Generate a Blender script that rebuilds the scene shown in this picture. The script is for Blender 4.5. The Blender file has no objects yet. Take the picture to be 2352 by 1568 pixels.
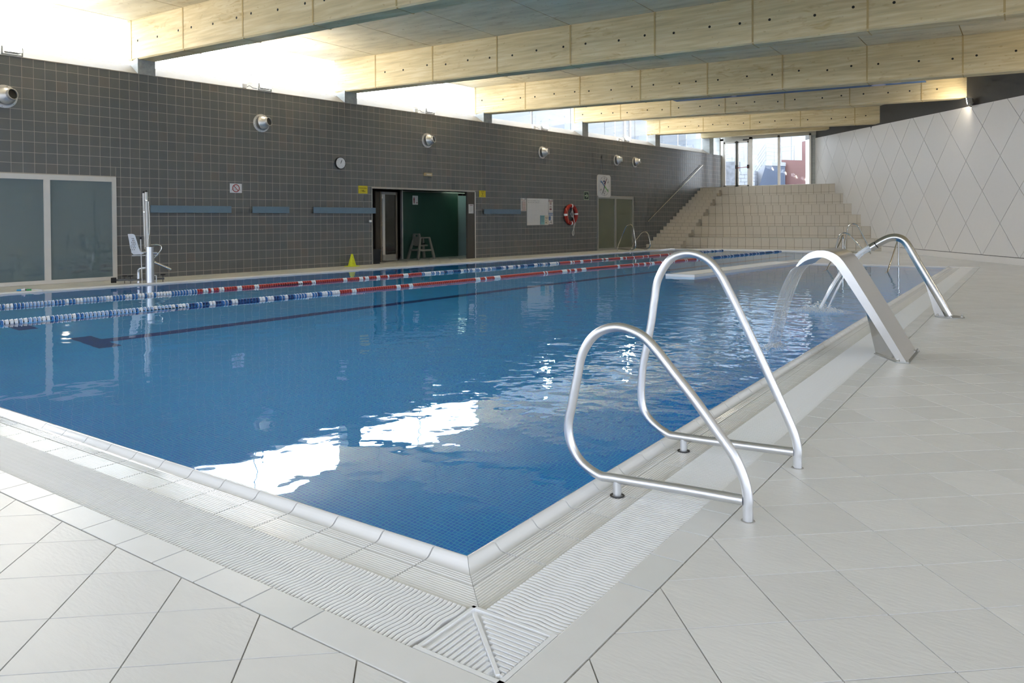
import bpy, bmesh, math, random
from mathutils import Vector, Matrix
random.seed(11)
S = bpy.context.scene
COL = S.collection

# ------------------------------------------------------------------ camera
F, W, H, CX, CY, CAMH = 1715.0, 2352, 1568, 1176.0, 529.0, 1.25
YAW, PITCH, ROLL = math.radians(34.76), 0.0133, -0.006
CM = (Matrix.Translation((0, 0, CAMH)) @ Matrix.Rotation(YAW, 4, 'Z')
      @ Matrix.Rotation(math.pi / 2 - PITCH, 4, 'X') @ Matrix.Rotation(ROLL, 4, 'Z'))
cam_d = bpy.data.cameras.new('camera')
cam_d.sensor_fit = 'HORIZONTAL'
cam_d.sensor_width = 36.0
cam_d.lens = 36.0 * F / W
cam_d.shift_y = -(H / 2 - CY) / W
cam_d.clip_end = 300
cam = bpy.data.objects.new('camera', cam_d)
cam.matrix_world = CM
COL.objects.link(cam)
S.camera = cam

# ------------------------------------------------------------------ world, exposure
wd = bpy.data.worlds.new('sky')
S.world = wd
wd.use_nodes = True
bg = wd.node_tree.nodes['Background']
bg.inputs[0].default_value = (0.83, 0.91, 1.0, 1)
bg.inputs[1].default_value = 12.5
S.view_settings.view_transform = 'Standard'
S.view_settings.look = 'None'
S.view_settings.gamma = 1.0
S.view_settings.use_curve_mapping = False
S.view_settings.exposure = 0.58
cy = S.cycles
cy.use_denoising = True
cy.use_light_tree = True
cy.use_auto_tile = False
cy.time_limit = 1200
cy.use_adaptive_sampling = True
cy.adaptive_threshold = 0.06
cy.adaptive_min_samples = 10
cy.max_bounces = 8
cy.diffuse_bounces = 5
cy.glossy_bounces = 3
cy.transmission_bounces = 5
cy.transparent_max_bounces = 12
cy.sample_clamp_indirect = 12.0
cy.caustics_reflective = True
cy.caustics_refractive = True
FLOOD = 480.0          # lens radiance of the halogen floodlights

CMI = CM.inverted()


def pxl(p):
    q = CMI @ Vector(p)
    d = max(-q.z, 1e-3)
    return CX + F * q.x / d, CY - F * q.y / d, -q.z


def pix_area(pts):
    a = [pxl(p) for p in pts]
    if min(t[2] for t in a) < 0.2:
        return 0
    cx = sum(t[0] for t in a) / len(a)
    cyy = sum(t[1] for t in a) / len(a)
    if not (-10 < cx < W + 10 and -10 < cyy < H + 10):
        return 0
    s = 0
    for i in range(len(a)):
        x0, y0 = a[i][:2]
        x1, y1 = a[(i + 1) % len(a)][:2]
        s += x0 * y1 - x1 * y0
    return abs(s) / 2


# ------------------------------------------------------------------ mesh helpers
class MB:
    def __init__(s):
        s.v, s.f, s.m, s.mi = [], [], [], 0

    def add(s, vs, fs):
        o = len(s.v)
        s.v += [tuple(p) for p in vs]
        s.f += [tuple(i + o for i in f) for f in fs]
        s.m += [s.mi] * len(fs)
        return s

    def box(s, x0, x1, y0, y1, z0, z1, M=None):
        vs = [Vector((x, y, z)) for z in (z0, z1) for y in (y0, y1) for x in (x0, x1)]
        if M is not None:
            vs = [M @ p for p in vs]
        return s.add(vs, [(0, 2, 3, 1), (4, 5, 7, 6), (0, 1, 5, 4), (2, 6, 7, 3), (0, 4, 6, 2), (1, 3, 7, 5)])

    def prism(s, pts, vec):
        n = len(pts)
        vec = Vector(vec)
        a = [Vector(p) for p in pts]
        b = [p + vec for p in a]
        fs = [tuple(range(n - 1, -1, -1)), tuple(range(n, 2 * n))]
        fs += [(i, (i + 1) % n, n + (i + 1) % n, n + i) for i in range(n)]
        return s.add(a + b, fs)

    def hexa(s, b4, t4):
        return s.add(list(b4) + list(t4), [(3, 2, 1, 0), (4, 5, 6, 7), (0, 1, 5, 4), (1, 2, 6, 5), (2, 3, 7, 6), (3, 0, 4, 7)])

    def tube(s, pts, r, n=12, closed=False, cap=True):
        P = [Vector(p) for p in pts]
        N = len(P)
        R = r if isinstance(r, (list, tuple)) else [r] * N
        T = []
        for i in range(N):
            a = P[(i - 1) % N] if (closed or i > 0) else P[i]
            b = P[(i + 1) % N] if (closed or i < N - 1) else P[i]
            t = b - a
            T.append(t.normalized() if t.length > 1e-9 else Vector((0, 0, 1)))
        up = Vector((0, 0, 1)) if abs(T[0].z) < 0.9 else Vector((0, 1, 0))
        x = T[0].cross(up).normalized()
        vs = []
        for i in range(N):
            x = (x - T[i] * x.dot(T[i]))
            x = x.normalized() if x.length > 1e-6 else T[i].orthogonal().normalized()
            y = T[i].cross(x)
            for k in range(n):
                a = 2 * math.pi * k / n
                vs.append(P[i] + (x * math.cos(a) + y * math.sin(a)) * R[i])
        fs = []
        for i in range(N if closed else N - 1):
            j = (i + 1) % N
            for k in range(n):
                l = (k + 1) % n
                fs.append((i * n + k, i * n + l, j * n + l, j * n + k))
        if cap and not closed:
            fs.append(tuple(range(n - 1, -1, -1)))
            fs.append(tuple((N - 1) * n + k for k in range(n)))
        return s.add(vs, fs)

    def lathe(s, prof, n=20, M=None, cap=True):
        vs = []
        for r, h in prof:
            for k in range(n):
                a = 2 * math.pi * k / n
                p = Vector((r * math.cos(a), r * math.sin(a), h))
                vs.append(M @ p if M is not None else p)
        fs = []
        for i in range(len(prof) - 1):
            for k in range(n):
                l = (k + 1) % n
                fs.append((i * n + k, i * n + l, (i + 1) * n + l, (i + 1) * n + k))
        if cap:
            fs.append(tuple(range(n - 1, -1, -1)))
            fs.append(tuple((len(prof) - 1) * n + k for k in range(n)))
        return s.add(vs, fs)

    def mesh(s, name, mats, smooth=False, recalc=True):
        me = bpy.data.meshes.new(name)
        me.from_pydata([tuple(p) for p in s.v], [], s.f)
        for m in (mats if isinstance(mats, (list, tuple)) else [mats]):
            me.materials.append(m)
        if any(s.m):
            me.polygons.foreach_set('material_index', s.m)
        bm = bmesh.new()
        bm.from_mesh(me)
        if recalc:
            bmesh.ops.recalc_face_normals(bm, faces=bm.faces)
        bm.to_mesh(me)
        bm.free()
        if smooth:
            me.polygons.foreach_set('use_smooth', [True] * len(me.polygons))
            me.set_sharp_from_angle(angle=math.radians(38))
        me.update()
        return me

    def build(s, name, mats, parent=None, smooth=False, loc=None):
        o = bpy.data.objects.new(name, s.mesh(name, mats, smooth))
        COL.objects.link(o)
        if parent is not None:
            o.parent = parent
        if loc is not None:
            o.location = loc
        return o


def inst(name, me, parent=None, loc=(0, 0, 0), rz=0.0):
    o = bpy.data.objects.new(name, me)
    COL.objects.link(o)
    o.parent = parent
    o.location = loc
    o.rotation_euler = (0, 0, rz)
    return o


def tag(o, label=None, cat=None, group=None, kind=None):
    if label:
        o['label'] = label
    if cat:
        o['category'] = cat
    if group:
        o['group'] = group
    if kind:
        o['kind'] = kind
    return o


def empty(name, loc=(0, 0, 0), rz=0.0, label=None, cat=None, group=None, kind=None):
    o = bpy.data.objects.new(name, None)
    COL.objects.link(o)
    o.location = loc
    o.rotation_euler = (0, 0, rz)
    o.empty_display_size = 0.1
    return tag(o, label, cat, group, kind)


def copy_tree(o, parent=None):
    c = o.copy()
    COL.objects.link(c)
    c.parent = parent
    for ch in list(o.children):
        copy_tree(ch, c)
    return c


def text(name, body, size, mat, parent, loc, align='CENTER', rz=0.0, sx=1.0):
    cu = bpy.data.curves.new(name, 'FONT')
    cu.body = body
    cu.size = size
    cu.align_x = align
    cu.align_y = 'CENTER'
    cu.extrude = 0.0008
    cu.materials.append(mat)
    cu.resolution_u = 3
    o = bpy.data.objects.new(name, cu)
    COL.objects.link(o)
    o.parent = parent
    o.location = loc
    o.rotation_euler = (math.pi / 2, 0, rz)
    o.scale = (sx, 1, 1)
    return o


def smooth_path(pts, n=6, closed=False):
    P = [Vector(p) for p in pts]
    N = len(P)
    out = []
    for i in range(N if closed else N - 1):
        p0 = P[(i - 1) % N] if (closed or i > 0) else P[i] * 2 - P[i + 1]
        p1, p2 = P[i], P[(i + 1) % N]
        p3 = P[(i + 2) % N] if (closed or i < N - 2) else p2 * 2 - p1
        for k in range(n):
            t = k / n
            out.append(0.5 * ((2 * p1) + (p2 - p0) * t + (2 * p0 - 5 * p1 + 4 * p2 - p3) * t * t
                              + (3 * p1 - p0 - 3 * p2 + p3) * t ** 3))
    if not closed:
        out.append(P[-1])
    return out


def clip(poly, a, b, c):
    """keep the side a*x+b*y<=c of a convex 2-D polygon"""
    out = []
    for i in range(len(poly)):
        p, q = poly[i], poly[(i + 1) % len(poly)]
        dp, dq = a * p[0] + b * p[1] - c, a * q[0] + b * q[1] - c
        if dp <= 0:
            out.append(p)
        if (dp < 0 < dq) or (dq < 0 < dp):
            t = dp / (dp - dq)
            out.append((p[0] + (q[0] - p[0]) * t, p[1] + (q[1] - p[1]) * t))
    return out


def area2(poly):
    s = 0
    for i in range(len(poly)):
        x0, y0 = poly[i]
        x1, y1 = poly[(i + 1) % len(poly)]
        s += x0 * y1 - x1 * y0
    return s / 2


def shrink(poly, d):
    """inset a convex polygon by d"""
    if area2(poly) < 0:
        poly = poly[::-1]
    q = poly[:]
    n = len(poly)
    for i in range(n):
        x0, y0 = poly[i]
        x1, y1 = poly[(i + 1) % n]
        ex, ey = x1 - x0, y1 - y0
        l = math.hypot(ex, ey)
        if l < 1e-6:
            continue
        nx, ny = ey / l, -ex / l          # outward
        q = clip(q, nx, ny, nx * x0 + ny * y0 - d)
        if len(q) < 3:
            return []
    return q


# ------------------------------------------------------------------ materials
def new_mat(name):
    m = bpy.data.materials.new(name)
    m.use_nodes = True
    nt = m.node_tree
    b = nt.nodes['Principled BSDF']
    return m, nt, b


def N(nt, t, **kw):
    n = nt.nodes.new(t)
    for k, v in kw.items():
        setattr(n, k, v)
    return n


def mat(name, col, rough=0.5, metal=0.0, var=0.06, vscale=6.0, bump=0.0, bscale=40.0, spec=0.5, coat=0.0):
    """plain procedural material: base colour with a soft noise variation and optional fine relief"""
    m, nt, b = new_mat(name)
    b.inputs['Roughness'].default_value = rough
    b.inputs['Metallic'].default_value = metal
    b.inputs['Specular IOR Level'].default_value = spec
    b.inputs['Coat Weight'].default_value = coat
    tc = N(nt, 'ShaderNodeTexCoord')
    nz = N(nt, 'ShaderNodeTexNoise')
    nz.inputs['Scale'].default_value = vscale
    nz.inputs['Detail'].default_value = 2
    nt.links.new(tc.outputs['Object'], nz.inputs['Vector'])
    mx = N(nt, 'ShaderNodeMix', data_type='RGBA')
    mx.inputs[6].default_value = (*[c * (1 - var) for c in col], 1)
    mx.inputs[7].default_value = (*[min(1, c * (1 + var)) for c in col], 1)
    nt.links.new(nz.outputs['Fac'], mx.inputs[0])
    nt.links.new(mx.outputs[2], b.inputs['Base Color'])
    if bump:
        n2 = N(nt, 'ShaderNodeTexNoise')
        n2.inputs['Scale'].default_value = bscale
        n2.inputs['Detail'].default_value = 3
        nt.links.new(tc.outputs['Object'], n2.inputs['Vector'])
        bp = N(nt, 'ShaderNodeBump')
        bp.inputs['Strength'].default_value = bump
        bp.inputs['Distance'].default_value = 0.01
        nt.links.new(n2.outputs['Fac'], bp.inputs['Height'])
        nt.links.new(bp.outputs['Normal'], b.inputs['Normal'])
    return m


def ramp(nt, stops):
    r = N(nt, 'ShaderNodeValToRGB')
    e = r.color_ramp.elements
    while len(e) > 1:
        e.remove(e[-1])
    e[0].position = stops[0][0]
    e[0].color = (*stops[0][1], 1)
    for p, c in stops[1:]:
        k = e.new(p)
        k.color = (*c, 1)
    return r


def rand_piece(nt):
    """a random value per separate piece, whether it is an object or an island of a joined field"""
    oi = N(nt, 'ShaderNodeObjectInfo')
    ge = N(nt, 'ShaderNodeNewGeometry')
    ad = N(nt, 'ShaderNodeMath', operation='ADD')
    nt.links.new(oi.outputs['Random'], ad.inputs[0])
    nt.links.new(ge.outputs['Random Per Island'], ad.inputs[1])
    fr = N(nt, 'ShaderNodeMath', operation='FRACT')
    nt.links.new(ad.outputs[0], fr.inputs[0])
    return fr


def mat_pieces(name, stops, rough, bump=0.0, bscale=(40, 40, 40), noise=0.06, nscale=(9, 9, 9), spec=0.5):
    m, nt, b = new_mat(name)
    b.inputs['Roughness'].default_value = rough
    b.inputs['Specular IOR Level'].default_value = spec
    fr = rand_piece(nt)
    r = ramp(nt, stops)
    nt.links.new(fr.outputs[0], r.inputs[0])
    ge = N(nt, 'ShaderNodeNewGeometry')
    mp = N(nt, 'ShaderNodeMapping')
    mp.inputs['Scale'].default_value = nscale
    nt.links.new(ge.outputs['Position'], mp.inputs[0])
    nz = N(nt, 'ShaderNodeTexNoise')
    nz.inputs['Scale'].default_value = 1.0
    nz.inputs['Detail'].default_value = 2
    nt.links.new(mp.outputs[0], nz.inputs['Vector'])
    mr = N(nt, 'ShaderNodeMapRange')
    mr.inputs[3].default_value = 1 - noise
    mr.inputs[4].default_value = 1 + noise
    nt.links.new(nz.outputs['Fac'], mr.inputs[0])
    mu = N(nt, 'ShaderNodeMix', data_type='RGBA', blend_type='MULTIPLY')
    mu.inputs[0].default_value = 1
    nt.links.new(r.outputs[0], mu.inputs[6])
    nt.links.new(mr.outputs[0], mu.inputs[7])
    nt.links.new(mu.outputs[2], b.inputs['Base Color'])
    if bump:
        m2 = N(nt, 'ShaderNodeMapping')
        m2.inputs['Scale'].default_value = bscale
        m2.inputs['Rotation'].default_value = (0, 0, 0.7)
        nt.links.new(ge.outputs['Position'], m2.inputs[0])
        n2 = N(nt, 'ShaderNodeTexNoise')
        n2.inputs['Scale'].default_value = 1.0
        n2.inputs['Detail'].default_value = 2
        nt.links.new(m2.outputs[0], n2.inputs['Vector'])
        bp = N(nt, 'ShaderNodeBump')
        bp.inputs['Strength'].default_value = bump
        bp.inputs['Distance'].default_value = 0.004
        nt.links.new(n2.outputs['Fac'], bp.inputs['Height'])
        nt.links.new(bp.outputs['Normal'], b.inputs['Normal'])
    return m


def mat_concrete(name, base, light, stain, grain=(0.8, 10, 10), amount=0.6):
    m, nt, b = new_mat(name)
    b.inputs['Roughness'].default_value = 0.75
    b.inputs['Specular IOR Level'].default_value = 0.25
    ge = N(nt, 'ShaderNodeNewGeometry')

    def noise(sc, det, loc=(0, 0, 0), dist=0.0):
        mp = N(nt, 'ShaderNodeMapping')
        mp.inputs['Scale'].default_value = sc
        mp.inputs['Location'].default_value = loc
        nt.links.new(ge.outputs['Position'], mp.inputs[0])
        nz = N(nt, 'ShaderNodeTexNoise')
        nz.inputs['Scale'].default_value = 1
        nz.inputs['Detail'].default_value = det
        nz.inputs['Distortion'].default_value = dist
        nt.links.new(mp.outputs[0], nz.inputs['Vector'])
        return nz
    g = noise(grain, 4)
    r1 = ramp(nt, [(0.25, tuple(c * 0.80 for c in base)), (0.5, base), (0.75, light)])
    nt.links.new(g.outputs['Fac'], r1.inputs[0])
    # ochre stains: large soft patches times board streaks
    p = noise((0.55, 0.9, 1.6), 3, (3.1, 1.7, 0.4), 0.6)
    rp = ramp(nt, [(0.54, (0, 0, 0)), (0.70, (1, 1, 1))])
    nt.links.new(p.outputs['Fac'], rp.inputs[0])
    q = noise((3.0, 5, 9), 3, (7.1, 0.7, 2.2), 1.0)
    rq = ramp(nt, [(0.52, (0, 0, 0)), (0.68, (1, 1, 1))])
    nt.links.new(q.outputs['Fac'], rq.inputs[0])
    mm = N(nt, 'ShaderNodeMath', operation='MAXIMUM')
    mu = N(nt, 'ShaderNodeMath', operation='MULTIPLY')
    mu.inputs[1].default_value = amount
    sp = noise((9, 12, 14), 1, (0.3, 4.4, 9.9))
    rs = ramp(nt, [(0.69, (0, 0, 0)), (0.74, (0.5, 0.5, 0.5))])
    nt.links.new(sp.outputs['Fac'], rs.inputs[0])
    m3 = N(nt, 'ShaderNodeMath', operation='MULTIPLY')
    nt.links.new(rp.outputs[0], m3.inputs[0])
    nt.links.new(rq.outputs[0], m3.inputs[1])
    nt.links.new(m3.outputs[0], mm.inputs[0])
    nt.links.new(rs.outputs[0], mm.inputs[1])
    nt.links.new(mm.outputs[0], mu.inputs[0])
    mx = N(nt, 'ShaderNodeMix', data_type='RGBA')
    mx.inputs[7].default_value = (*stain, 1)
    nt.links.new(mu.outputs[0], mx.inputs[0])
    nt.links.new(r1.outputs[0], mx.inputs[6])
    nt.links.new(mx.outputs[2], b.inputs['Base Color'])
    bp = N(nt, 'ShaderNodeBump')
    bp.inputs['Strength'].default_value = 0.25
    bp.inputs['Distance'].default_value = 0.01
    nt.links.new(g.outputs['Fac'], bp.inputs['Height'])
    nt.links.new(bp.outputs['Normal'], b.inputs['Normal'])
    return m


def mat_mosaic(name, rot=(0, 0, 0)):
    m, nt, b = new_mat(name)
    b.inputs['Roughness'].default_value = 0.3
    ge = N(nt, 'ShaderNodeNewGeometry')
    mp = N(nt, 'ShaderNodeMapping')
    mp.inputs['Rotation'].default_value = rot
    nt.links.new(ge.outputs['Position'], mp.inputs[0])
    br = N(nt, 'ShaderNodeTexBrick')
    br.offset = 0.0
    br.inputs['Color1'].default_value = (0.001, 0.31, 0.93, 1)
    br.inputs['Color2'].default_value = (0.002, 0.43, 0.98, 1)
    br.inputs['Mortar'].default_value = (0.08, 0.66, 0.99, 1)
    br.inputs['Scale'].default_value = 1.0
    br.inputs['Mortar Size'].default_value = 0.0030
    br.inputs['Brick Width'].default_value = 0.027
    br.inputs['Row Height'].default_value = 0.027
    nt.links.new(mp.outputs[0], br.inputs['Vector'])
    nt.links.new(br.outputs['Color'], b.inputs['Base Color'])
    return m


def mat_water(name, splash):
    m, nt, b = new_mat(name)
    nt.nodes.remove(b)
    out = nt.nodes['Material Output']
    g = N(nt, 'ShaderNodeBsdfGlass')
    g.inputs['IOR'].default_value = 1.33
    g.inputs['Roughness'].default_value = 0.0
    g.inputs['Color'].default_value = (0.97, 0.99, 1.0, 1)
    ge = N(nt, 'ShaderNodeNewGeometry')
    # ripple amplitude falls off away from the splashes
    fall = None
    for (x, y, r) in splash:
        d = N(nt, 'ShaderNodeVectorMath', operation='DISTANCE')
        d.inputs[1].default_value = (x, y, 0)
        nt.links.new(ge.outputs['Position'], d.inputs[0])
        mr = N(nt, 'ShaderNodeMapRange', interpolation_type='SMOOTHSTEP')
        mr.inputs[1].default_value = 0.2
        mr.inputs[2].default_value = r
        mr.inputs[3].default_value = 1.0
        mr.inputs[4].default_value = 0.0
        nt.links.new(d.outputs['Value'], mr.inputs[0])
        if fall is None:
            fall = mr.outputs[0]
        else:
            mxx = N(nt, 'ShaderNodeMath', operation='MAXIMUM')
            nt.links.new(fall, mxx.inputs[0])
            nt.links.new(mr.outputs[0], mxx.inputs[1])
            fall = mxx.outputs[0]

    def noise(sc, det, rot=0.0):
        mp = N(nt, 'ShaderNodeMapping')
        mp.inputs['Scale'].default_value = sc
        mp.inputs['Rotation'].default_value = (0, 0, rot)
        nt.links.new(ge.outputs['Position'], mp.inputs[0])
        nz = N(nt, 'ShaderNodeTexNoise')
        nz.inputs['Scale'].default_value = 1
        nz.inputs['Detail'].default_value = det
        nz.inputs['Roughness'].default_value = 0.45
        nt.links.new(mp.outputs[0], nz.inputs['Vector'])
        return nz.outputs['Fac']

    def mul(a, k):
        mm = N(nt, 'ShaderNodeMath', operation='MULTIPLY')
        nt.links.new(a, mm.inputs[0])
        if isinstance(k, (int, float)):
            mm.inputs[1].default_value = k
        else:
            nt.links.new(k, mm.inputs[1])
        return mm.outputs[0]

    def add(a, c):
        mm = N(nt, 'ShaderNodeMath', operation='ADD')
        nt.links.new(a, mm.inputs[0])
        nt.links.new(c, mm.inputs[1])
        return mm.outputs[0]
    fall = mul(mul(fall, fall), fall)
    calm = mul(noise((1.6, 1.6, 1), 1.0), 0.0045)
    mid = mul(mul(noise((4.2, 4.2, 1), 2.0, 0.4), 0.013), fall)
    fine = mul(mul(noise((12, 12, 1), 2.0, 1.1), 0.0014), fall)
    swell = mul(noise((5.5, 5.5, 1), 1.0, 0.8), 0.0011)
    hgt = add(add(add(calm, swell), mid), fine)
    bp = N(nt, 'ShaderNodeBump')
    bp.inputs['Strength'].default_value = 1.0
    bp.inputs['Distance'].default_value = 1.0
    nt.links.new(hgt, bp.inputs['Height'])
    nt.links.new(bp.outputs['Normal'], g.inputs['Normal'])
    nt.links.new(g.outputs[0], out.inputs[0])
    return m


def mat_pane(name, tint=(1, 1, 1), refl=0.5):
    """thin clear window glass"""
    m, nt, b = new_mat(name)
    nt.nodes.remove(b)
    out = nt.nodes['Material Output']
    t = N(nt, 'ShaderNodeBsdfTransparent')
    t.inputs[0].default_value = (*tint, 1)
    g = N(nt, 'ShaderNodeBsdfGlossy')
    g.inputs['Roughness'].default_value = 0.02
    fr = N(nt, 'ShaderNodeFresnel')
    fr.inputs[0].default_value = 1.45
    mm = N(nt, 'ShaderNodeMath', operation='MULTIPLY')
    mm.inputs[1].default_value = refl
    nt.links.new(fr.outputs[0], mm.inputs[0])
    mx = N(nt, 'ShaderNodeMixShader')
    nt.links.new(mm.outputs[0], mx.inputs[0])
    nt.links.new(t.outputs[0], mx.inputs[1])
    nt.links.new(g.outputs[0], mx.inputs[2])
    nt.links.new(mx.outputs[0], out.inputs[0])
    return m


def mat_stream(name, white=0.35):
    """falling water: mostly clear, part milky with air, streaked along its fall"""
    m, nt, b = new_mat(name)
    nt.nodes.remove(b)
    out = nt.nodes['Material Output']
    tc = N(nt, 'ShaderNodeTexCoord')
    mp = N(nt, 'ShaderNodeMapping')
    mp.inputs['Scale'].default_value = (1.5, 60, 1.2)
    nt.links.new(tc.outputs['Object'], mp.inputs[0])
    nz = N(nt, 'ShaderNodeTexNoise')
    nz.inputs['Scale'].default_value = 1
    nz.inputs['Detail'].default_value = 2
    nt.links.new(mp.outputs[0], nz.inputs['Vector'])
    mr = N(nt, 'ShaderNodeMapRange')
    mr.inputs[1].default_value = 0.3
    mr.inputs[2].default_value = 0.75
    mr.inputs[3].default_value = white * 0.3
    mr.inputs[4].default_value = white * 1.4
    nt.links.new(nz.outputs['Fac'], mr.inputs[0])
    t = N(nt, 'ShaderNodeBsdfTransparent')
    g = N(nt, 'ShaderNodeBsdfGlossy')
    g.inputs['Roughness'].default_value = 0.12
    d = N(nt, 'ShaderNodeBsdfDiffuse')
    d.inputs[0].default_value = (0.92, 0.95, 0.97, 1)
    bp = N(nt, 'ShaderNodeBump')
    bp.inputs['Strength'].default_value = 0.6
    bp.inputs['Distance'].default_value = 0.01
    nt.links.new(nz.outputs['Fac'], bp.inputs['Height'])
    nt.links.new(bp.outputs['Normal'], g.inputs['Normal'])
    a = N(nt, 'ShaderNodeMixShader')
    a.inputs[0].default_value = 0.18
    nt.links.new(t.outputs[0], a.inputs[1])
    nt.links.new(g.outputs[0], a.inputs[2])
    c = N(nt, 'ShaderNodeMixShader')
    nt.links.new(mr.outputs[0], c.inputs[0])
    nt.links.new(a.outputs[0], c.inputs[1])
    nt.links.new(d.outputs[0], c.inputs[2])
    nt.links.new(c.outputs[0], out.inputs[0])
    return m


def mat_emit(name, col, strength):
    m, nt, b = new_mat(name)
    b.inputs['Base Color'].default_value = (*col, 1)
    b.inputs['Emission Color'].default_value = (*col, 1)
    b.inputs['Emission Strength'].default_value = strength
    return m


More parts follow.
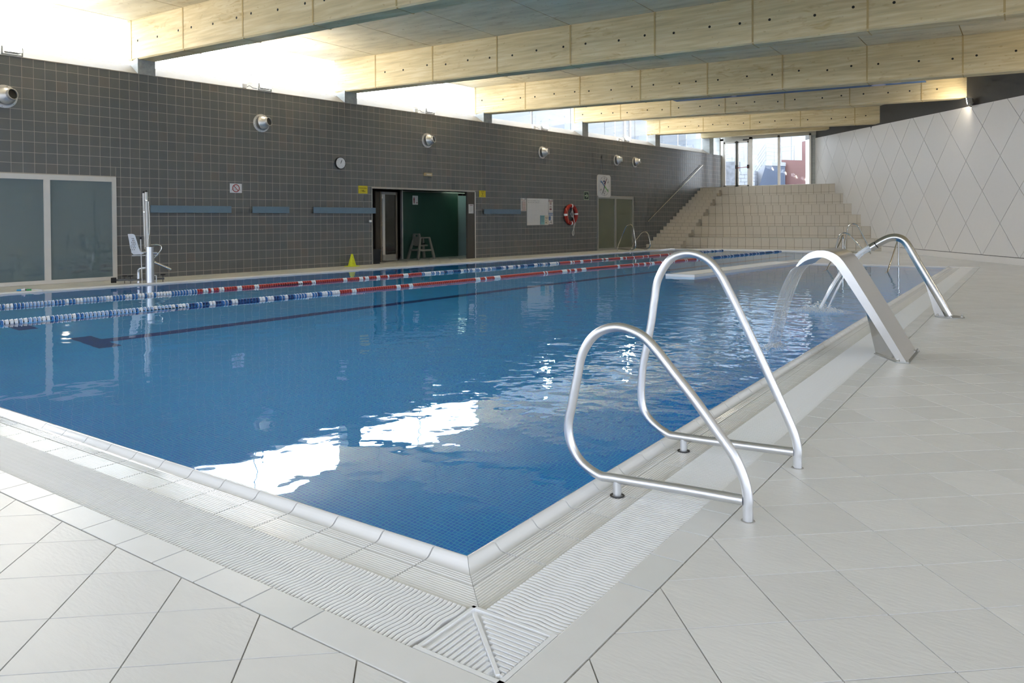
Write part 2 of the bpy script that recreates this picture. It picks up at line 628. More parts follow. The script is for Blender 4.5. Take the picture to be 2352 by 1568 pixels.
SPLASH = [(-2.1, 7.6, 9.0), (-2.4, 11.0, 9.5)]
M = dict(
    wtile=mat_pieces('grey_wall_tile', [(0.0, (0.120, 0.128, 0.129)), (0.6, (0.133, 0.138, 0.137)), (0.88, (0.142, 0.146, 0.143)), (1.0, (0.157, 0.144, 0.135))], 0.32, noise=0.05, bump=0.12),
    wgrout=mat('wall_grout', (0.48, 0.44, 0.38), 0.8),
    deck=mat_pieces('deck_tile', [(0.0, (0.74, 0.735, 0.715)), (1.0, (0.80, 0.795, 0.775))], 0.38, bump=0.28, bscale=(22, 80, 30), noise=0.035, nscale=(6, 18, 5), spec=0.4),
    dgrout=mat('deck_grout', (0.42, 0.40, 0.37), 0.85, var=0.2),
    porc=mat('white_porcelain', (0.85, 0.85, 0.84), 0.12, var=0.02),
    porc2=mat('white_ribbed_porcelain', (0.86, 0.86, 0.84), 0.22, var=0.03),
    border=mat_pieces('border_tile', [(0.0, (0.74, 0.75, 0.74)), (1.0, (0.80, 0.80, 0.79))], 0.35, bump=0.15, noise=0.03),
    grate=mat('white_plastic_grate', (0.90, 0.91, 0.92), 0.35, var=0.02),
    mosaic=mat_mosaic('blue_mosaic_floor'),
    mosaicx=mat_mosaic('blue_mosaic_wall_x', (0, math.pi / 2, 0)),
    mosaicy=mat_mosaic('blue_mosaic_wall_y', (math.pi / 2, 0, 0)),
    navy=mat('navy_mosaic', (0.006, 0.055, 0.30), 0.3, var=0.3, vscale=40),
    water=mat_water('pool_water', SPLASH),
    beam=mat_concrete('board_marked_concrete', (0.67, 0.555, 0.33), (0.76, 0.67, 0.46), (0.38, 0.23, 0.06), grain=(1.2, 9, 16), amount=0.6),
    ceil=mat_concrete('ceiling_concrete', (0.68, 0.60, 0.42), (0.75, 0.68, 0.51), (0.34, 0.22, 0.08), grain=(1.2, 5, 6), amount=0.7),
    seam=mat('formwork_seam', (0.50, 0.37, 0.17), 0.8, var=0.25, vscale=3),
    hole=mat('tie_hole_dark', (0.025, 0.024, 0.022), 0.9),
    post=mat_concrete('grey_concrete', (0.34, 0.36, 0.36), (0.40, 0.42, 0.42), (0.25, 0.25, 0.23)),
    sill=mat('pale_sill', (0.26, 0.235, 0.20), 0.6, var=0.08),
    panel=mat_pieces('white_panel', [(0.0, (0.625, 0.61, 0.59)), (1.0, (0.645, 0.63, 0.61))], 0.45, noise=0.02),
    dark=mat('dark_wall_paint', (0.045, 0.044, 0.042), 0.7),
    white=mat('white_paint', (0.76, 0.75, 0.73), 0.5),
    pane=mat_pane('clear_glass'),
    tint=mat_pane('tinted_glass', (0.46, 0.46, 0.475), 0.3),  # tint set for how much daylight the unseen windows let in
    frost=mat('frosted_glass_blue', (0.135, 0.185, 0.20), 0.03, var=0.05, vscale=0.6, spec=0.8),
    frostg=mat('frosted_glass_green', (0.15, 0.165, 0.115), 0.15, var=0.12, vscale=0.8),
    alu=mat('pale_aluminium', (0.66, 0.64, 0.61), 0.4, metal=0.2),
    alud=mat('dull_aluminium', (0.36, 0.36, 0.34), 0.35, metal=0.6),
    steel=mat('satin_steel', (0.72, 0.73, 0.75), 0.40, metal=1.0, var=0.03, bump=0.03, bscale=120),
    steelb=mat('brushed_steel', (0.60, 0.59, 0.57), 0.22, metal=1.0, var=0.03, bump=0.03, bscale=90),
    chrome=mat('polished_steel', (0.55, 0.54, 0.50), 0.10, metal=1.0, var=0.02),
    dsteel=mat('dark_grey_metal', (0.10, 0.10, 0.095), 0.4),
    black=mat('black_rubber', (0.015, 0.015, 0.016), 0.5),
    blueb=mat('blue_board', (0.14, 0.215, 0.285), 0.55, var=0.08),
    plastic=mat('white_plastic', (0.72, 0.73, 0.76), 0.4),
    yellow=mat('yellow_sign', (0.62, 0.50, 0.02), 0.45),
    ink=mat('black_ink', (0.012, 0.012, 0.012), 0.6),
    red=mat('red_print', (0.30, 0.022, 0.018), 0.5),
    redb=mat('red_plastic', (0.36, 0.020, 0.014), 0.42, var=0.1),
    paper=mat('paper', (0.66, 0.64, 0.62), 0.6),
    brown=mat('brown_print', (0.32, 0.14, 0.08), 0.6),
    maroon=mat('maroon_print', (0.18, 0.03, 0.03), 0.6),
    olive=mat('olive_print', (0.30, 0.28, 0.08), 0.6),
    bluep=mat('blue_print', (0.10, 0.18, 0.34), 0.6),
    teal=mat('teal_paper', (0.22, 0.42, 0.44), 0.6),
    cream=mat('cream_paper', (0.62, 0.56, 0.44), 0.6),
    lime=mat('lime_cone', (0.62, 0.68, 0.02), 0.45),
    greenwall=mat('green_laminate', (0.030, 0.085, 0.062), 0.35, var=0.1, vscale=2),
    exitg=mat('dark_green_sign', (0.010, 0.035, 0.024), 0.4),
    exitl=mat('pale_green_sign', (0.50, 0.62, 0.42), 0.5),
    green=mat('bright_green', (0.12, 0.50, 0.06), 0.4),
    blue=mat('bright_blue', (0.02, 0.16, 0.45), 0.4),
    sky=mat('sky_blue_plastic', (0.03, 0.32, 0.62), 0.4),
    dgreen=mat('green_plastic', (0.04, 0.30, 0.10), 0.4),
    tan=mat('tan_plastic', (0.46, 0.36, 0.20), 0.5),
    chair=mat('grey_chair_plastic', (0.20, 0.20, 0.17), 0.5),
    stair=mat_pieces('beige_stair_tile', [(0.0, (0.525, 0.485, 0.41)), (1.0, (0.555, 0.515, 0.44))], 0.45, noise=0.03, bump=0.1),
    sgrout=mat('stair_grout', (0.26, 0.23, 0.17), 0.8),
    rope=mat('white_rope', (0.55, 0.55, 0.54), 0.8, bump=0.4, bscale=200),
    mural=mat('mural_blue', (0.07, 0.17, 0.40), 0.5),
    murald=mat('mural_navy', (0.03, 0.05, 0.17), 0.5),
    murall=mat('mural_lilac', (0.45, 0.45, 0.62), 0.5),
    lw=mat('lane_white', (0.80, 0.82, 0.86), 0.35),
    lb=mat('lane_blue', (0.04, 0.17, 0.45), 0.35),
    ld=mat('lane_navy', (0.012, 0.045, 0.16), 0.35),
    lp=mat('lane_pink', (0.58, 0.16, 0.15), 0.35),
    ll=mat('lane_light_blue', (0.30, 0.45, 0.70), 0.35),
    lr=mat('lane_red', (0.40, 0.025, 0.022), 0.35),
    facade=mat('pale_facade', (0.10, 0.115, 0.135), 0.6, var=0.06, vscale=0.6),
    block=mat('white_block', (0.11, 0.12, 0.14), 0.7, var=0.1, vscale=3),
    mott=mat('mottled_rock', (0.06, 0.065, 0.075), 0.9, var=0.9, vscale=5),
    slate=mat('slate_wall', (0.018, 0.028, 0.05), 0.8, var=0.15, vscale=2),
    rust=mat('rust_red_cladding', (0.05, 0.018, 0.018), 0.6, var=0.2, vscale=1.5),
    outg=mat('outdoor_paving', (0.25, 0.25, 0.25), 0.8),
    nozzle=mat('spun_aluminium', (0.66, 0.66, 0.67), 0.38, metal=0.7, var=0.03),
    lens2=mat_emit('halogen_lens_dim', (1.0, 0.88, 0.70), FLOOD * 0.25),
    lens=mat_emit('halogen_lens', (1.0, 0.88, 0.70), FLOOD),
    tubel=mat_emit('corridor_lamp', (0.75, 1.0, 0.80), 4.0),
    sheet=mat_stream('falling_water', 0.22),
    jet=mat_stream('water_jet', 0.40),
    foam=mat('white_foam', (0.85, 0.88, 0.90), 0.4),
)

# ------------------------------------------------------------------ plan
A = math.radians(6.1)                         # the lap lanes and the tiled wall run 6.1 degrees off the deck edge
TA = math.tan(A)
WROT = math.pi / 2 - A
WD, WN = Vector((math.sin(A), math.cos(A), 0)), Vector((math.cos(A), -math.sin(A), 0))
WP = Vector((-15.6, 16, 0))


def wall_pt(s, off=0.0, z=0.0):
    return WP + WD * s + WN * off + Vector((0, 0, z))


def wallx(y):
    return -15.6 + TA * (y - 16)


def leftx(y):                                  # pool edge along the tiled wall
    return -15.152 + TA * (y - 5.741)


def lapx(y):                                   # pool edge of the lap part, far right
    return -6.74 + TA * (y - 15.7)


def whitex(y):
    return -4.75 + 0.565 * (31.5 - y)


RX, NY, FY, LY = -1.725, 2.175, 21.95, 30.3    # right edge, near edge, far edge of the wide part, far edge of the lap part
WZ = -0.022                                    # water level
PD = -1.40                                     # pool floor


def zceil(x):
    return 5.79 - 0.0215 * (x + 16.6)


# ------------------------------------------------------------------ shell: tiled wall on the left
mb = MB()
S0, S1, WT = -20.8, 22.35, 4.57
DW0, DW1, DWT = -0.525, 3.76, 2.20
mb.box(S0, DW0, 0.002, 0.34, -1.6, WT)
mb.box(DW1, S1, 0.002, 0.34, -1.6, WT)
mb.box(DW0, DW1, 0.002, 0.34, DWT, WT)
wall = mb.build('wall_left', M['wgrout'])
wall.location = WP
wall.rotation_euler = (0, 0, WROT)
tag(wall, 'long wall of dark grey square tiles behind the pool', 'wall', kind='structure')
PW, PH = 0.2066, 0.2144
HOLES = [(-10.30, -7.565, -1, 2.262), (DW0 - 0.03, DW1 + 0.03, -1, DWT + 0.03), (10.905, 13.68, -1, 2.245)]


def subtract(rects, h):
    out = []
    for (a, b, c, d) in rects:
        if h[0] >= b or h[1] <= a or h[2] >= d or h[3] <= c:
            out.append((a, b, c, d))
            continue
        if a < h[0]:
            out.append((a, h[0], c, d))
        if b > h[1]:
            out.append((h[1], b, c, d))
        a2, b2 = max(a, h[0]), min(b, h[1])
        if d > h[3]:
            out.append((a2, b2, h[3], d))
        if c < h[2]:
            out.append((a2, b2, c, h[2]))
    return [r for r in out if r[1] - r[0] > 0.02 and r[3] - r[2] > 0.02]


tiles = []
k0 = int((-13.0 + 5.4) / PW) - 1
for k in range(k0, 200):
    a = -5.40 + k * PW
    if a > S1:
        break
    for j in range(-1, 22):
        c = 0.105 + j * PH
        r = [(a, min(a + PW, S1), max(c, 0), min(c + PH, WT))]
        for h in HOLES:
            r = subtract(r, h)
        for q in r:
            pts = [wall_pt(q[0], 0, q[2]), wall_pt(q[1], 0, q[2]), wall_pt(q[1], 0, q[3]), wall_pt(q[0], 0, q[3])]
            tiles.append((pix_area(pts), q))
tiles.sort(key=lambda t: -t[0])
G = 0.0045
cache = {}
field = MB()
for i, (ar, q) in enumerate(tiles):
    w, h = q[1] - q[0] - 2 * G, q[3] - q[2] - 2 * G
    if i < 300:
        key = (round(w, 4), round(h, 4))
        if key not in cache:
            cache[key] = MB().box(0, key[0], 0, 0.009, 0, key[1]).mesh('wall_tile', M['wtile'])
        inst('tile', cache[key], wall, (q[0] + G, 0, q[2] + G))
    else:
        x0, x1, z0, z1, y1 = q[0] + G, q[1] - G, q[2] + G, q[3] - G, 0.009
        field.add([(x0, 0, z0), (x1, 0, z0), (x1, 0, z1), (x0, 0, z1), (x0, y1, z0), (x1, y1, z0), (x1, y1, z1), (x0, y1, z1)],
                  [(0, 1, 2, 3), (0, 4, 5, 1), (1, 5, 6, 2), (2, 6, 7, 3), (3, 7, 4, 0)])
tag(field.build('tile_field', M['wtile'], wall), kind='stuff')

# ------------------------------------------------------------------ pool basin, markings, water
mb = MB()


def basin_ring(y):
    return y


RING = [(leftx(NY), NY), (RX, NY), (RX, FY), (lapx(FY) + 0.68, FY), (lapx(FY), FY), (lapx(LY), LY), (leftx(LY), LY)]
basin = MB()
z0, z1 = PD, -0.03
basin.mi = 0
basin.add([(x, y, z0) for x, y in [(leftx(NY), NY), (RX, NY), (RX, FY), (lapx(FY), FY), (lapx(LY), LY), (leftx(LY), LY)]], [(0, 1, 2, 3), (0, 3, 4, 5)])
ring = [(leftx(NY), NY), (RX, NY), (RX, FY), (lapx(FY), FY), (lapx(LY), LY), (leftx(LY), LY)]
for i in range(6):
    (xa, ya), (xb, yb) = ring[i], ring[(i + 1) % 6]
    basin.mi = 2 if abs(yb - ya) < 0.5 else 1
    basin.add([(xa, ya, z0), (xb, yb, z0), (xb, yb, z1), (xa, ya, z1)], [(0, 1, 2, 3)])
basin_o = basin.build('pool_basin', [M['mosaic'], M['mosaicx'], M['mosaicy']])
tag(basin_o, 'sunken pool basin lined with small blue mosaic tiles', 'pool', kind='structure')
for (lx, yn) in ((-14.05, 4.55), (-11.80, 4.55), (-9.62, 4.55)):
    mk = MB()
    c0, d, n = Vector((lx, yn, PD + 0.004)), WD, WN
    def quad(a0, a1, b0, b1):
        mk.add([c0 + d * a0 + n * b0, c0 + d * a0 + n * b1, c0 + d * a1 + n * b1, c0 + d * a1 + n * b0], [(0, 1, 2, 3)])
    quad(0.25, 23.5, -0.125, 0.125)
    quad(0.0, 0.25, -0.5, 0.5)
    mk.build('lane_marking', M['navy'], basin_o)
mb = MB()
mb.add([(x, y, WZ) for x, y in ring], [(0, 1, 2, 3), (0, 3, 4, 5)])
wat = inst('pool_water', mb.mesh('pool_water', M['water'], recalc=False))
tag(wat, 'clear rippling blue water filling the pool', 'water', kind='stuff')

# low wall dividing the wide part from the lanes
t = MB()
c0 = Vector((lapx(15.75), 15.75, 0))
def strip(mbx, u0, u1, v0, v1, za, zb):
    p = [c0 + WD * u0 + Vector((v0, 0, 0)), c0 + WD * u0 + Vector((v1, 0, 0)), c0 + WD * u1 + Vector((v1, 0, 0)), c0 + WD * u1 + Vector((v0, 0, 0))]
    mbx.hexa([Vector((q.x, q.y, za)) for q in p], [Vector((q.x, q.y, zb)) for q in p])
strip(t, 0.02, 6.3, 0.02, 0.66, PD, 0.012)
div = t.build('pool_divider', M['mosaicx'])
tag(div, 'low beige-topped dividing wall jutting between lanes and shallow pool', 'divider', kind='structure')
t = MB(); strip(t, 0.10, 6.25, 0.08, 0.60, 0.012, 0.030); t.build('top_slab', M['deck'], div)
t = MB(); strip(t, 0.0, 0.10, 0.0, 0.68, -0.06, 0.032); t.build('end_coping', M['porc'], div)
t = MB(); strip(t, 0.10, 6.25, 0.60, 0.68, -0.06, 0.032); t.build('side_coping', M['porc'], div)
t = MB(); strip(t, 0.10, 6.25, 0.0, 0.08, -0.06, 0.032); t.build('side_coping', M['porc'], div)

# ------------------------------------------------------------------ deck
BX, BYN = RX + 0.695, NY - 0.695               # outer line of the border tiles
fl = MB()
fl.prism([(BX - 0.02, -4.6, -0.03), (9.0, -4.6, -0.03), (9.0, 7.2, -0.03), (whitex(FY + 0.6), FY + 0.6, -0.03), (BX - 0.02, FY + 0.6, -0.03)], (0, 0, 0.021))
fl.prism([(-18, -4.6, -0.03), (BX - 0.02, -4.6, -0.03), (BX - 0.02, BYN + 0.02, -0.03), (-18, BYN + 0.02, -0.03)], (0, 0, 0.021))
fl.prism([(lapx(FY) + 0.2, FY + 0.25, -0.03), (whitex(FY + .25) + .2, FY + 0.25, -0.03), (whitex(31.5), 31.5, -0.03), (lapx(31.5) + 0.2, 31.5, -0.03)], (0, 0, 0.021))
fl.prism([(wallx(NY) - 3.6, NY - 0.7, -0.03), (leftx(NY) - 0.22, NY - 0.7, -0.03), (leftx(LY) - 0.22, LY + 0.2, -0.03), (wallx(LY) - 3.6, LY + 0.2, -0.03)], (0, 0, 0.021))
fl.prism([(wallx(LY) - 0.3, LY + 0.2, -0.03), (lapx(LY) + 0.3, LY + 0.2, -0.03), (lapx(31.5) + 0.3, 31.5, -0.03), (wallx(31.5) - 0.3, 31.5, -0.03)], (0, 0, 0.021))
floor = fl.build('floor', M['dgrout'])
tag(floor, 'pool deck of pale diagonal tiles', 'floor', kind='structure')
E1 = Vector((math.sin(math.radians(48.9)), math.cos(math.radians(48.9)))) * 0.3293
E2 = Vector((math.sin(math.radians(138.6)), math.cos(math.radians(138.6)))) * 0.3005
O0 = Vector((-0.561, 2.820))
DG = 0.0024


def dpoly(i, j):
    c = O0 + E1 * i + E2 * j
    return [(c.x, c.y), ((c + E1).x, (c + E1).y), ((c + E1 + E2).x, (c + E1 + E2).y), ((c + E2).x, (c + E2).y)]


def region_far(p):                              # deck past the wide part, up to the stand and the white wall
    p = clip(p, 0, -1, -(FY + 0.28)); p = clip(p, 0, 1, 31.3) if p else p
    p = clip(p, -1, TA, -(lapx(0) + 0.22)) if p else p
    return clip(p, 1, 0.565, whitex(0) - 0.01) if p else p


def region_left(p):
    p = clip(p, 0, -1, -BYN); p = clip(p, 0, 1, LY + 0.02) if p else p
    p = clip(p, 1, -TA, leftx(0) - 0.2) if p else p
    return clip(p, -1, TA, -(wallx(0) - 3.0)) if p else p


def region_farstrip(p):
    p = clip(p, 0, -1, -(LY + 0.22)); p = clip(p, 0, 1, 31.3) if p else p
    p = clip(p, -1, TA, -wallx(0)) if p else p
    return clip(p, 1, -TA, lapx(0) + 0.22) if p else p


pieces = []
for i in range(-95, 95):
    for j in range(-95, 95):
        c = O0 + E1 * (i + .5) + E2 * (j + .5)
        if not (-20 < c.x < 9.6 and -5 < c.y < 32):
            continue
        full = dpoly(i, j)
        ar = abs(area2(full))
        # right and front deck around the pool corner
        inR = clip(clip(full, 0, -1, 4.6), 0, 1, FY + 0.28) if c.y > -5 else []
        if inR:
            inR = clip(inR, 1, 0, 8.5)
            inR = clip(inR, 1, 0.565, whitex(0) - 0.01) if inR else inR
        if inR and len(inR) >= 3:
            a1 = clip(inR, -1, 0, -BX)
            b1 = clip(inR, 1, 0, BX)
            b1 = clip(b1, 0, 1, BYN) if b1 else b1
            b1 = clip(b1, -1, TA, -(wallx(0))) if b1 else b1
            sa = abs(area2(a1)) if len(a1) >= 3 else 0
            sb = abs(area2(b1)) if len(b1) >= 3 else 0
            if sa > 1e-6 and sb > 1e-6 and sa + sb > 0.999 * abs(area2(inR)):
                pieces.append(inR)
            else:
                if sa > 2e-4:
                    pieces.append(a1)
                if sb > 2e-4:
                    pieces.append(b1)
        for rg in (region_far, region_left, region_farstrip):
            q = rg(full)
            if q and len(q) >= 3 and abs(area2(q)) > 2e-4:
                pieces.append(q)
full_a = abs(area2(dpoly(0, 0)))
sc = sorted([(pix_area([(x, y, 0) for x, y in p]), n_) for n_, p in enumerate(pieces)], reverse=True)
near = {n_ for a_, n_ in sc[:300]}
bp0 = shrink(dpoly(0, 0), DG)
cxy = O0
fullme = MB().prism([(x - cxy.x, y - cxy.y, -0.010) for x, y in bp0], (0, 0, 0.010)).mesh('deck_tile', M['deck'])
fld = MB()
for n_, p in enumerate(pieces):
    q = shrink(p, DG)
    if len(q) < 3:
        continue
    if n_ in near:
        if abs(abs(area2(p)) - full_a) < 1e-6 and len(p) == 4:
            i0 = min(range(4), key=lambda t_: p[t_][0])
            pp = p[i0]
            mi = min(dpoly(0, 0), key=lambda t_: t_[0])
            inst('tile', fullme, floor, (pp[0] - mi[0] + cxy.x, pp[1] - mi[1] + cxy.y, 0))
        else:
            c = q[0]
            MB().prism([(x - c[0], y - c[1], -0.010) for x, y in q], (0, 0, 0.010)).build('tile', M['deck'], floor, loc=(c[0], c[1], 0))
    else:
        k = len(q)
        fld.add([(x, y, 0) for x, y in q] + [(x, y, -0.010) for x, y in q],
                [tuple(range(k))] + [(t_, k + t_, k + (t_ + 1) % k, (t_ + 1) % k) for t_ in range(k)])
tag(fld.build('tile_field', M['deck'], floor), kind='stuff')

# ------------------------------------------------------------------ pool edge: coping, ribbed tiles, border tiles
edge = empty('pool_coping', (RX, NY, 0), label='white glazed coping tiles around the pool edge', cat='coping', kind='structure')
PROF = [(0.0, -0.16), (0.0, -0.016), (0.004, -0.001), (0.012, 0.008), (0.022, 0.011), (0.032, 0.008), (0.042, -0.001), (0.051, -0.011),
        (0.060, -0.0170), (0.070, -0.0195), (0.080, -0.0210)]
for k in range(4):
    u = 0.081 + k * 0.0126
    PROF += [(u, -0.0210), (u + 0.0018, -0.0190), (u + 0.0065, -0.0190), (u + 0.0083, -0.0210)]
PROF += [(0.134, -0.021), (0.134, -0.06)]
RIB = [(0.138, -0.06), (0.138, -0.021)]
for k in range(11):
    u = 0.141 + k * 0.0126
    RIB += [(u, -0.0210), (u + 0.0018, -0.0188), (u + 0.0065, -0.0188), (u + 0.0083, -0.0210)]
RIB += [(0.281, -0.0205), (0.281, -0.06)]
BRD = [(0.560, -0.05), (0.560, -0.001), (0.563, 0.0), (0.687, 0.0), (0.690, -0.001), (0.690, -0.05)]


def sweep(prof, p0, p1, uo):
    """profile (u outwards, z) swept from p0 to p1; uo maps u to the outward vector at each end"""
    n = len(prof)
    vs = [p0 + uo[0] * u + Vector((0, 0, z)) for u, z in prof] + [p1 + uo[1] * u + Vector((0, 0, z)) for u, z in prof]
    fs = [(i, i + 1, n + i + 1, n + i) for i in range(n - 1)]
    fs += [tuple(range(n - 1, -1, -1)), tuple(range(n, 2 * n))]
    return vs, fs


UNIT, GAP = 0.263, 0.007
X1, Y1 = Vector((1, 0, 0)), Vector((0, 1, 0))
meR = {}
for nm, pr, mt in (('coping_tile', PROF, 'porc'), ('ribbed_tile', RIB, 'porc2'), ('border_tile', BRD, 'border')):
    v, f = sweep(pr, Vector((0, GAP / 2, 0)), Vector((0, UNIT - GAP / 2, 0)), (X1, X1))
    meR[nm] = MB().add(v, f).mesh(nm, M[mt], smooth=(nm == 'coping_tile'))
yy = NY + 0.138
while yy < FY - 0.05:
    for nm in meR:
        inst(nm, meR[nm], edge, (0, yy - NY, 0))
    yy += UNIT
# near edge: the same pieces turned a quarter turn (outwards is -Y)
xx = RX - 0.138
while xx > leftx(NY) + 0.1:
    for nm in meR:
        inst(nm, meR[nm], edge, (xx - RX, 0, 0), -math.pi / 2)
    xx -= UNIT
# fix: rotation by -90 deg sends +X to -Y and +Y to +X, so shift each near piece back by one unit
for o in edge.children:
    if abs(o.rotation_euler.z) > 1:
        o.location.x -= UNIT
# mitred corner pieces
DGN = Vector((1, -1, 0))
CORN = {'coping_tile': (PROF, 'porc', 0.0), 'ribbed_tile': (RIB, 'porc2', 0.0), 'border_tile': (BRD, 'border', 0.0)}
for nm, (pr, mt, _) in CORN.items():
    v, f = sweep(pr, Vector((0, 0.001, 0)), Vector((0, 0.138 - GAP / 2, 0)), (DGN, X1))
    MB().add(v, f).build(nm, M[mt], edge, smooth=(nm == 'coping_tile'))
    v, f = sweep(pr, Vector((-0.001, 0, 0)), Vector((-0.138 + GAP / 2, 0, 0)), (DGN, -Y1))
    MB().add(v, f).build(nm, M[mt], edge, smooth=(nm == 'coping_tile'))
# mortar under the tiles and in the outer joint
mo = MB()
mo.box(0.001, 0.705, -0.70, FY + 0.25 - NY, -0.09, -0.055)
mo.box(leftx(NY) - 0.6 - RX, 0.001, -0.70, -0.001, -0.09, -0.055)
mo.box(0.688, 0.712, -0.70, FY + 0.25 - NY, -0.06, -0.008)
mo.box(leftx(NY) - 0.6 - RX, 0.69, -0.712, -0.688, -0.06, -0.008)
mo.build('mortar_bed', M['dgrout'], edge)
# plain coping along the other pool sides, each side cut from the same profile
def side_coping(p0, p1, out, name='coping_strip'):
    v, f = sweep(PROF[:11] + [(0.20, -0.002), (0.22, -0.002), (0.22, -0.06)], Vector((*p0, 0)) - Vector((RX, NY, 0)), Vector((*p1, 0)) - Vector((RX, NY, 0)), (out, out))
    MB().add(v, f).build(name, M['porc'], edge, smooth=True)
side_coping((leftx(NY), NY), (leftx(LY), LY), -WN)
side_coping((leftx(LY) - .22, LY), (lapx(LY) + .22, LY), Y1)
side_coping((lapx(FY + .3), FY + .3), (lapx(LY), LY), WN)
side_coping((lapx(FY) + 0.6, FY), (RX, FY), Y1)
side_coping((RX, FY), (RX + 0.7, FY), Y1)

# ------------------------------------------------------------------ overflow gratings
GU0, GU1, GP = 0.286, 0.556, 0.0188


def bar_mesh():
    m_ = MB()
    n_ = 18
    L = GU1 - GU0
    top, bot = [], []
    vs, fs = [], []
    for k in range(n_ + 1):
        u = L * k / n_
        w = 0.0040 * math.sin(2 * math.pi * u / L * 2.0)
        zt = -0.004 - (0.0009 if k % 2 else 0)
        for (dy, dz) in ((-0.0074, -0.022), (-0.0074, zt - 0.0016), (-0.0050, zt), (0.0050, zt), (0.0074, zt - 0.0016), (0.0074, -0.022)):
            vs.append((u, w + dy, dz))
    for k in range(n_):
        for c in range(5):
            fs.append((k * 6 + c, k * 6 + c + 1, k * 6 + 7 + c, k * 6 + 6 + c))
    fs += [tuple(range(5, -1, -1)), tuple(n_ * 6 + c for c in range(6))]
    return vs, fs


BV, BF = bar_mesh()
barme = MB().add(BV, BF).mesh('grating_bar', M['grate'], smooth=True)


def grating(name, label, loc, rz, n_, nsep):
    g = empty(name, loc, rz, label, 'drain grating')
    tray = MB()
    tray.box(0.001, GU1 - GU0 - 0.001, -GP, n_ * GP, -0.055, -0.050)
    for k in range(3):
        u = (0.25 + 0.25 * k) * (GU1 - GU0)
        tray.box(u - 0.004, u + 0.004, -GP, n_ * GP, -0.050, -0.016)
    tray.build('tray', M['grate'], g)
    rest = MB()
    for k in range(n_):
        if k < nsep:
            inst('grating_bar', barme, g, (0, k * GP, 0))
        else:
            rest.add([(x, y + k * GP, z) for x, y, z in BV], BF)
    r = rest.build('grating_bar_field', M['grate'], g, smooth=True)
    tag(r, kind='stuff')
    return g


grating('overflow_grating', 'white ribbed overflow grating beside the steel handrails', (RX + GU0, 1.925, 0), 0, int((FY - 1.925) / GP), 300)
ng = int((-1.505 - leftx(NY)) / GP)
grating('overflow_grating', 'white ribbed overflow grating along the short near pool edge', (-1.505, NY - GU0, 0), -math.pi / 2, 10, 0) if False else None
g2 = empty('overflow_grating', (-1.510, NY - GU0, 0), math.pi / 2, 'white ribbed overflow grating along the near end of the pool', 'drain grating')
tray = MB()
tray.box(-(GU1 - GU0) + 0.001, -0.001, -GP, ng * GP, -0.055, -0.050)
tray.build('tray', M['grate'], g2)
rest = MB()
for k in range(ng):
    if k < 300:
        inst('grating_bar', barme, g2, (0, k * GP, 0), math.pi)
    else:
        rest.add([(-x, -y + k * GP, z) for x, y, z in BV], BF)
tag(rest.build('grating_bar_field', M['grate'], g2, smooth=True), kind='stuff')

# square corner grate with ribs meeting on the diagonal
cx0, cx1, cy0, cy1 = -1.488, -1.168, 1.618, 1.912
cg = empty('corner_grate', (cx0, cy0, 0), label='square white corner grate with ribs meeting on its diagonal', cat='drain grating')
wx, wy = cx1 - cx0, cy1 - cy0
MB().box(0, wx, 0, wy, -0.05, -0.014).build('plate', M['grate'], cg)
fr = MB()
fr.box(0, wx, 0, 0.016, -0.02, -0.001); fr.box(wx - 0.016, wx, 0, wy, -0.02, -0.001)
fr.box(0, wx, wy - 0.012, wy, -0.02, -0.004); fr.box(0, 0.012, 0, wy, -0.02, -0.004)
fr.build('rim', M['grate'], cg)
dr = MB()
dv = Vector((wx - 0.04, -(wy - 0.05), 0)).normalized()
dn = Vector((-dv.y, dv.x, 0)) * 0.006
pA, pB = Vector((0.03, wy - 0.035, -0.02)), Vector((wx - 0.035, 0.035, -0.02))
dr.hexa([pA - dn, pB - dn, pB + dn, pA + dn], [p + Vector((0, 0, 0.019)) for p in (pA - dn, pB - dn, pB + dn, pA + dn)])
dr.build('diagonal_rib', M['grate'], cg)
for k in range(12):
    f_ = (k + 0.7) / 12.4
    yk = wy - 0.02 - f_ * (wy - 0.05)
    xs = 0.03 + f_ * (wx - 0.065)
    MB().box(xs + 0.018, wx - 0.022, yk - 0.006, yk + 0.006, -0.02, -0.003).build('rib', M['grate'], cg)
    xk = 0.025 + f_ * (wx - 0.06)
    ye = wy - 0.035 - f_ * (wy - 0.07)
    if ye - 0.014 > 0.04:
        MB().box(xk - 0.0055, xk + 0.0055, 0.020, ye - 0.014, -0.02, -0.0035).build('rib', M['grate'], cg)

# ------------------------------------------------------------------ white cladded wall on the right
WDR = Vector((0.565, -1, 0)).normalized()       # towards the camera
WNR = Vector((-1, -0.565, 0)).normalized()      # into the room
P0R = Vector((-4.743, 31.5, 0))
rzR = math.atan2(WDR.y, WDR.x)
wr = MB()
wr.box(-9.5, 27.0, 0.015, 0.30, -0.1, 6.2)      # local y points out of the room
wright = wr.build('wall_right', M['dark'])
wright.location = P0R
wright.rotation_euler = (0, 0, rzR)
tag(wright, 'long wall clad in white diamond panels with a dark band above', 'wall', kind='structure')


def top_line(s):
    return 4.82 - 0.045 * s


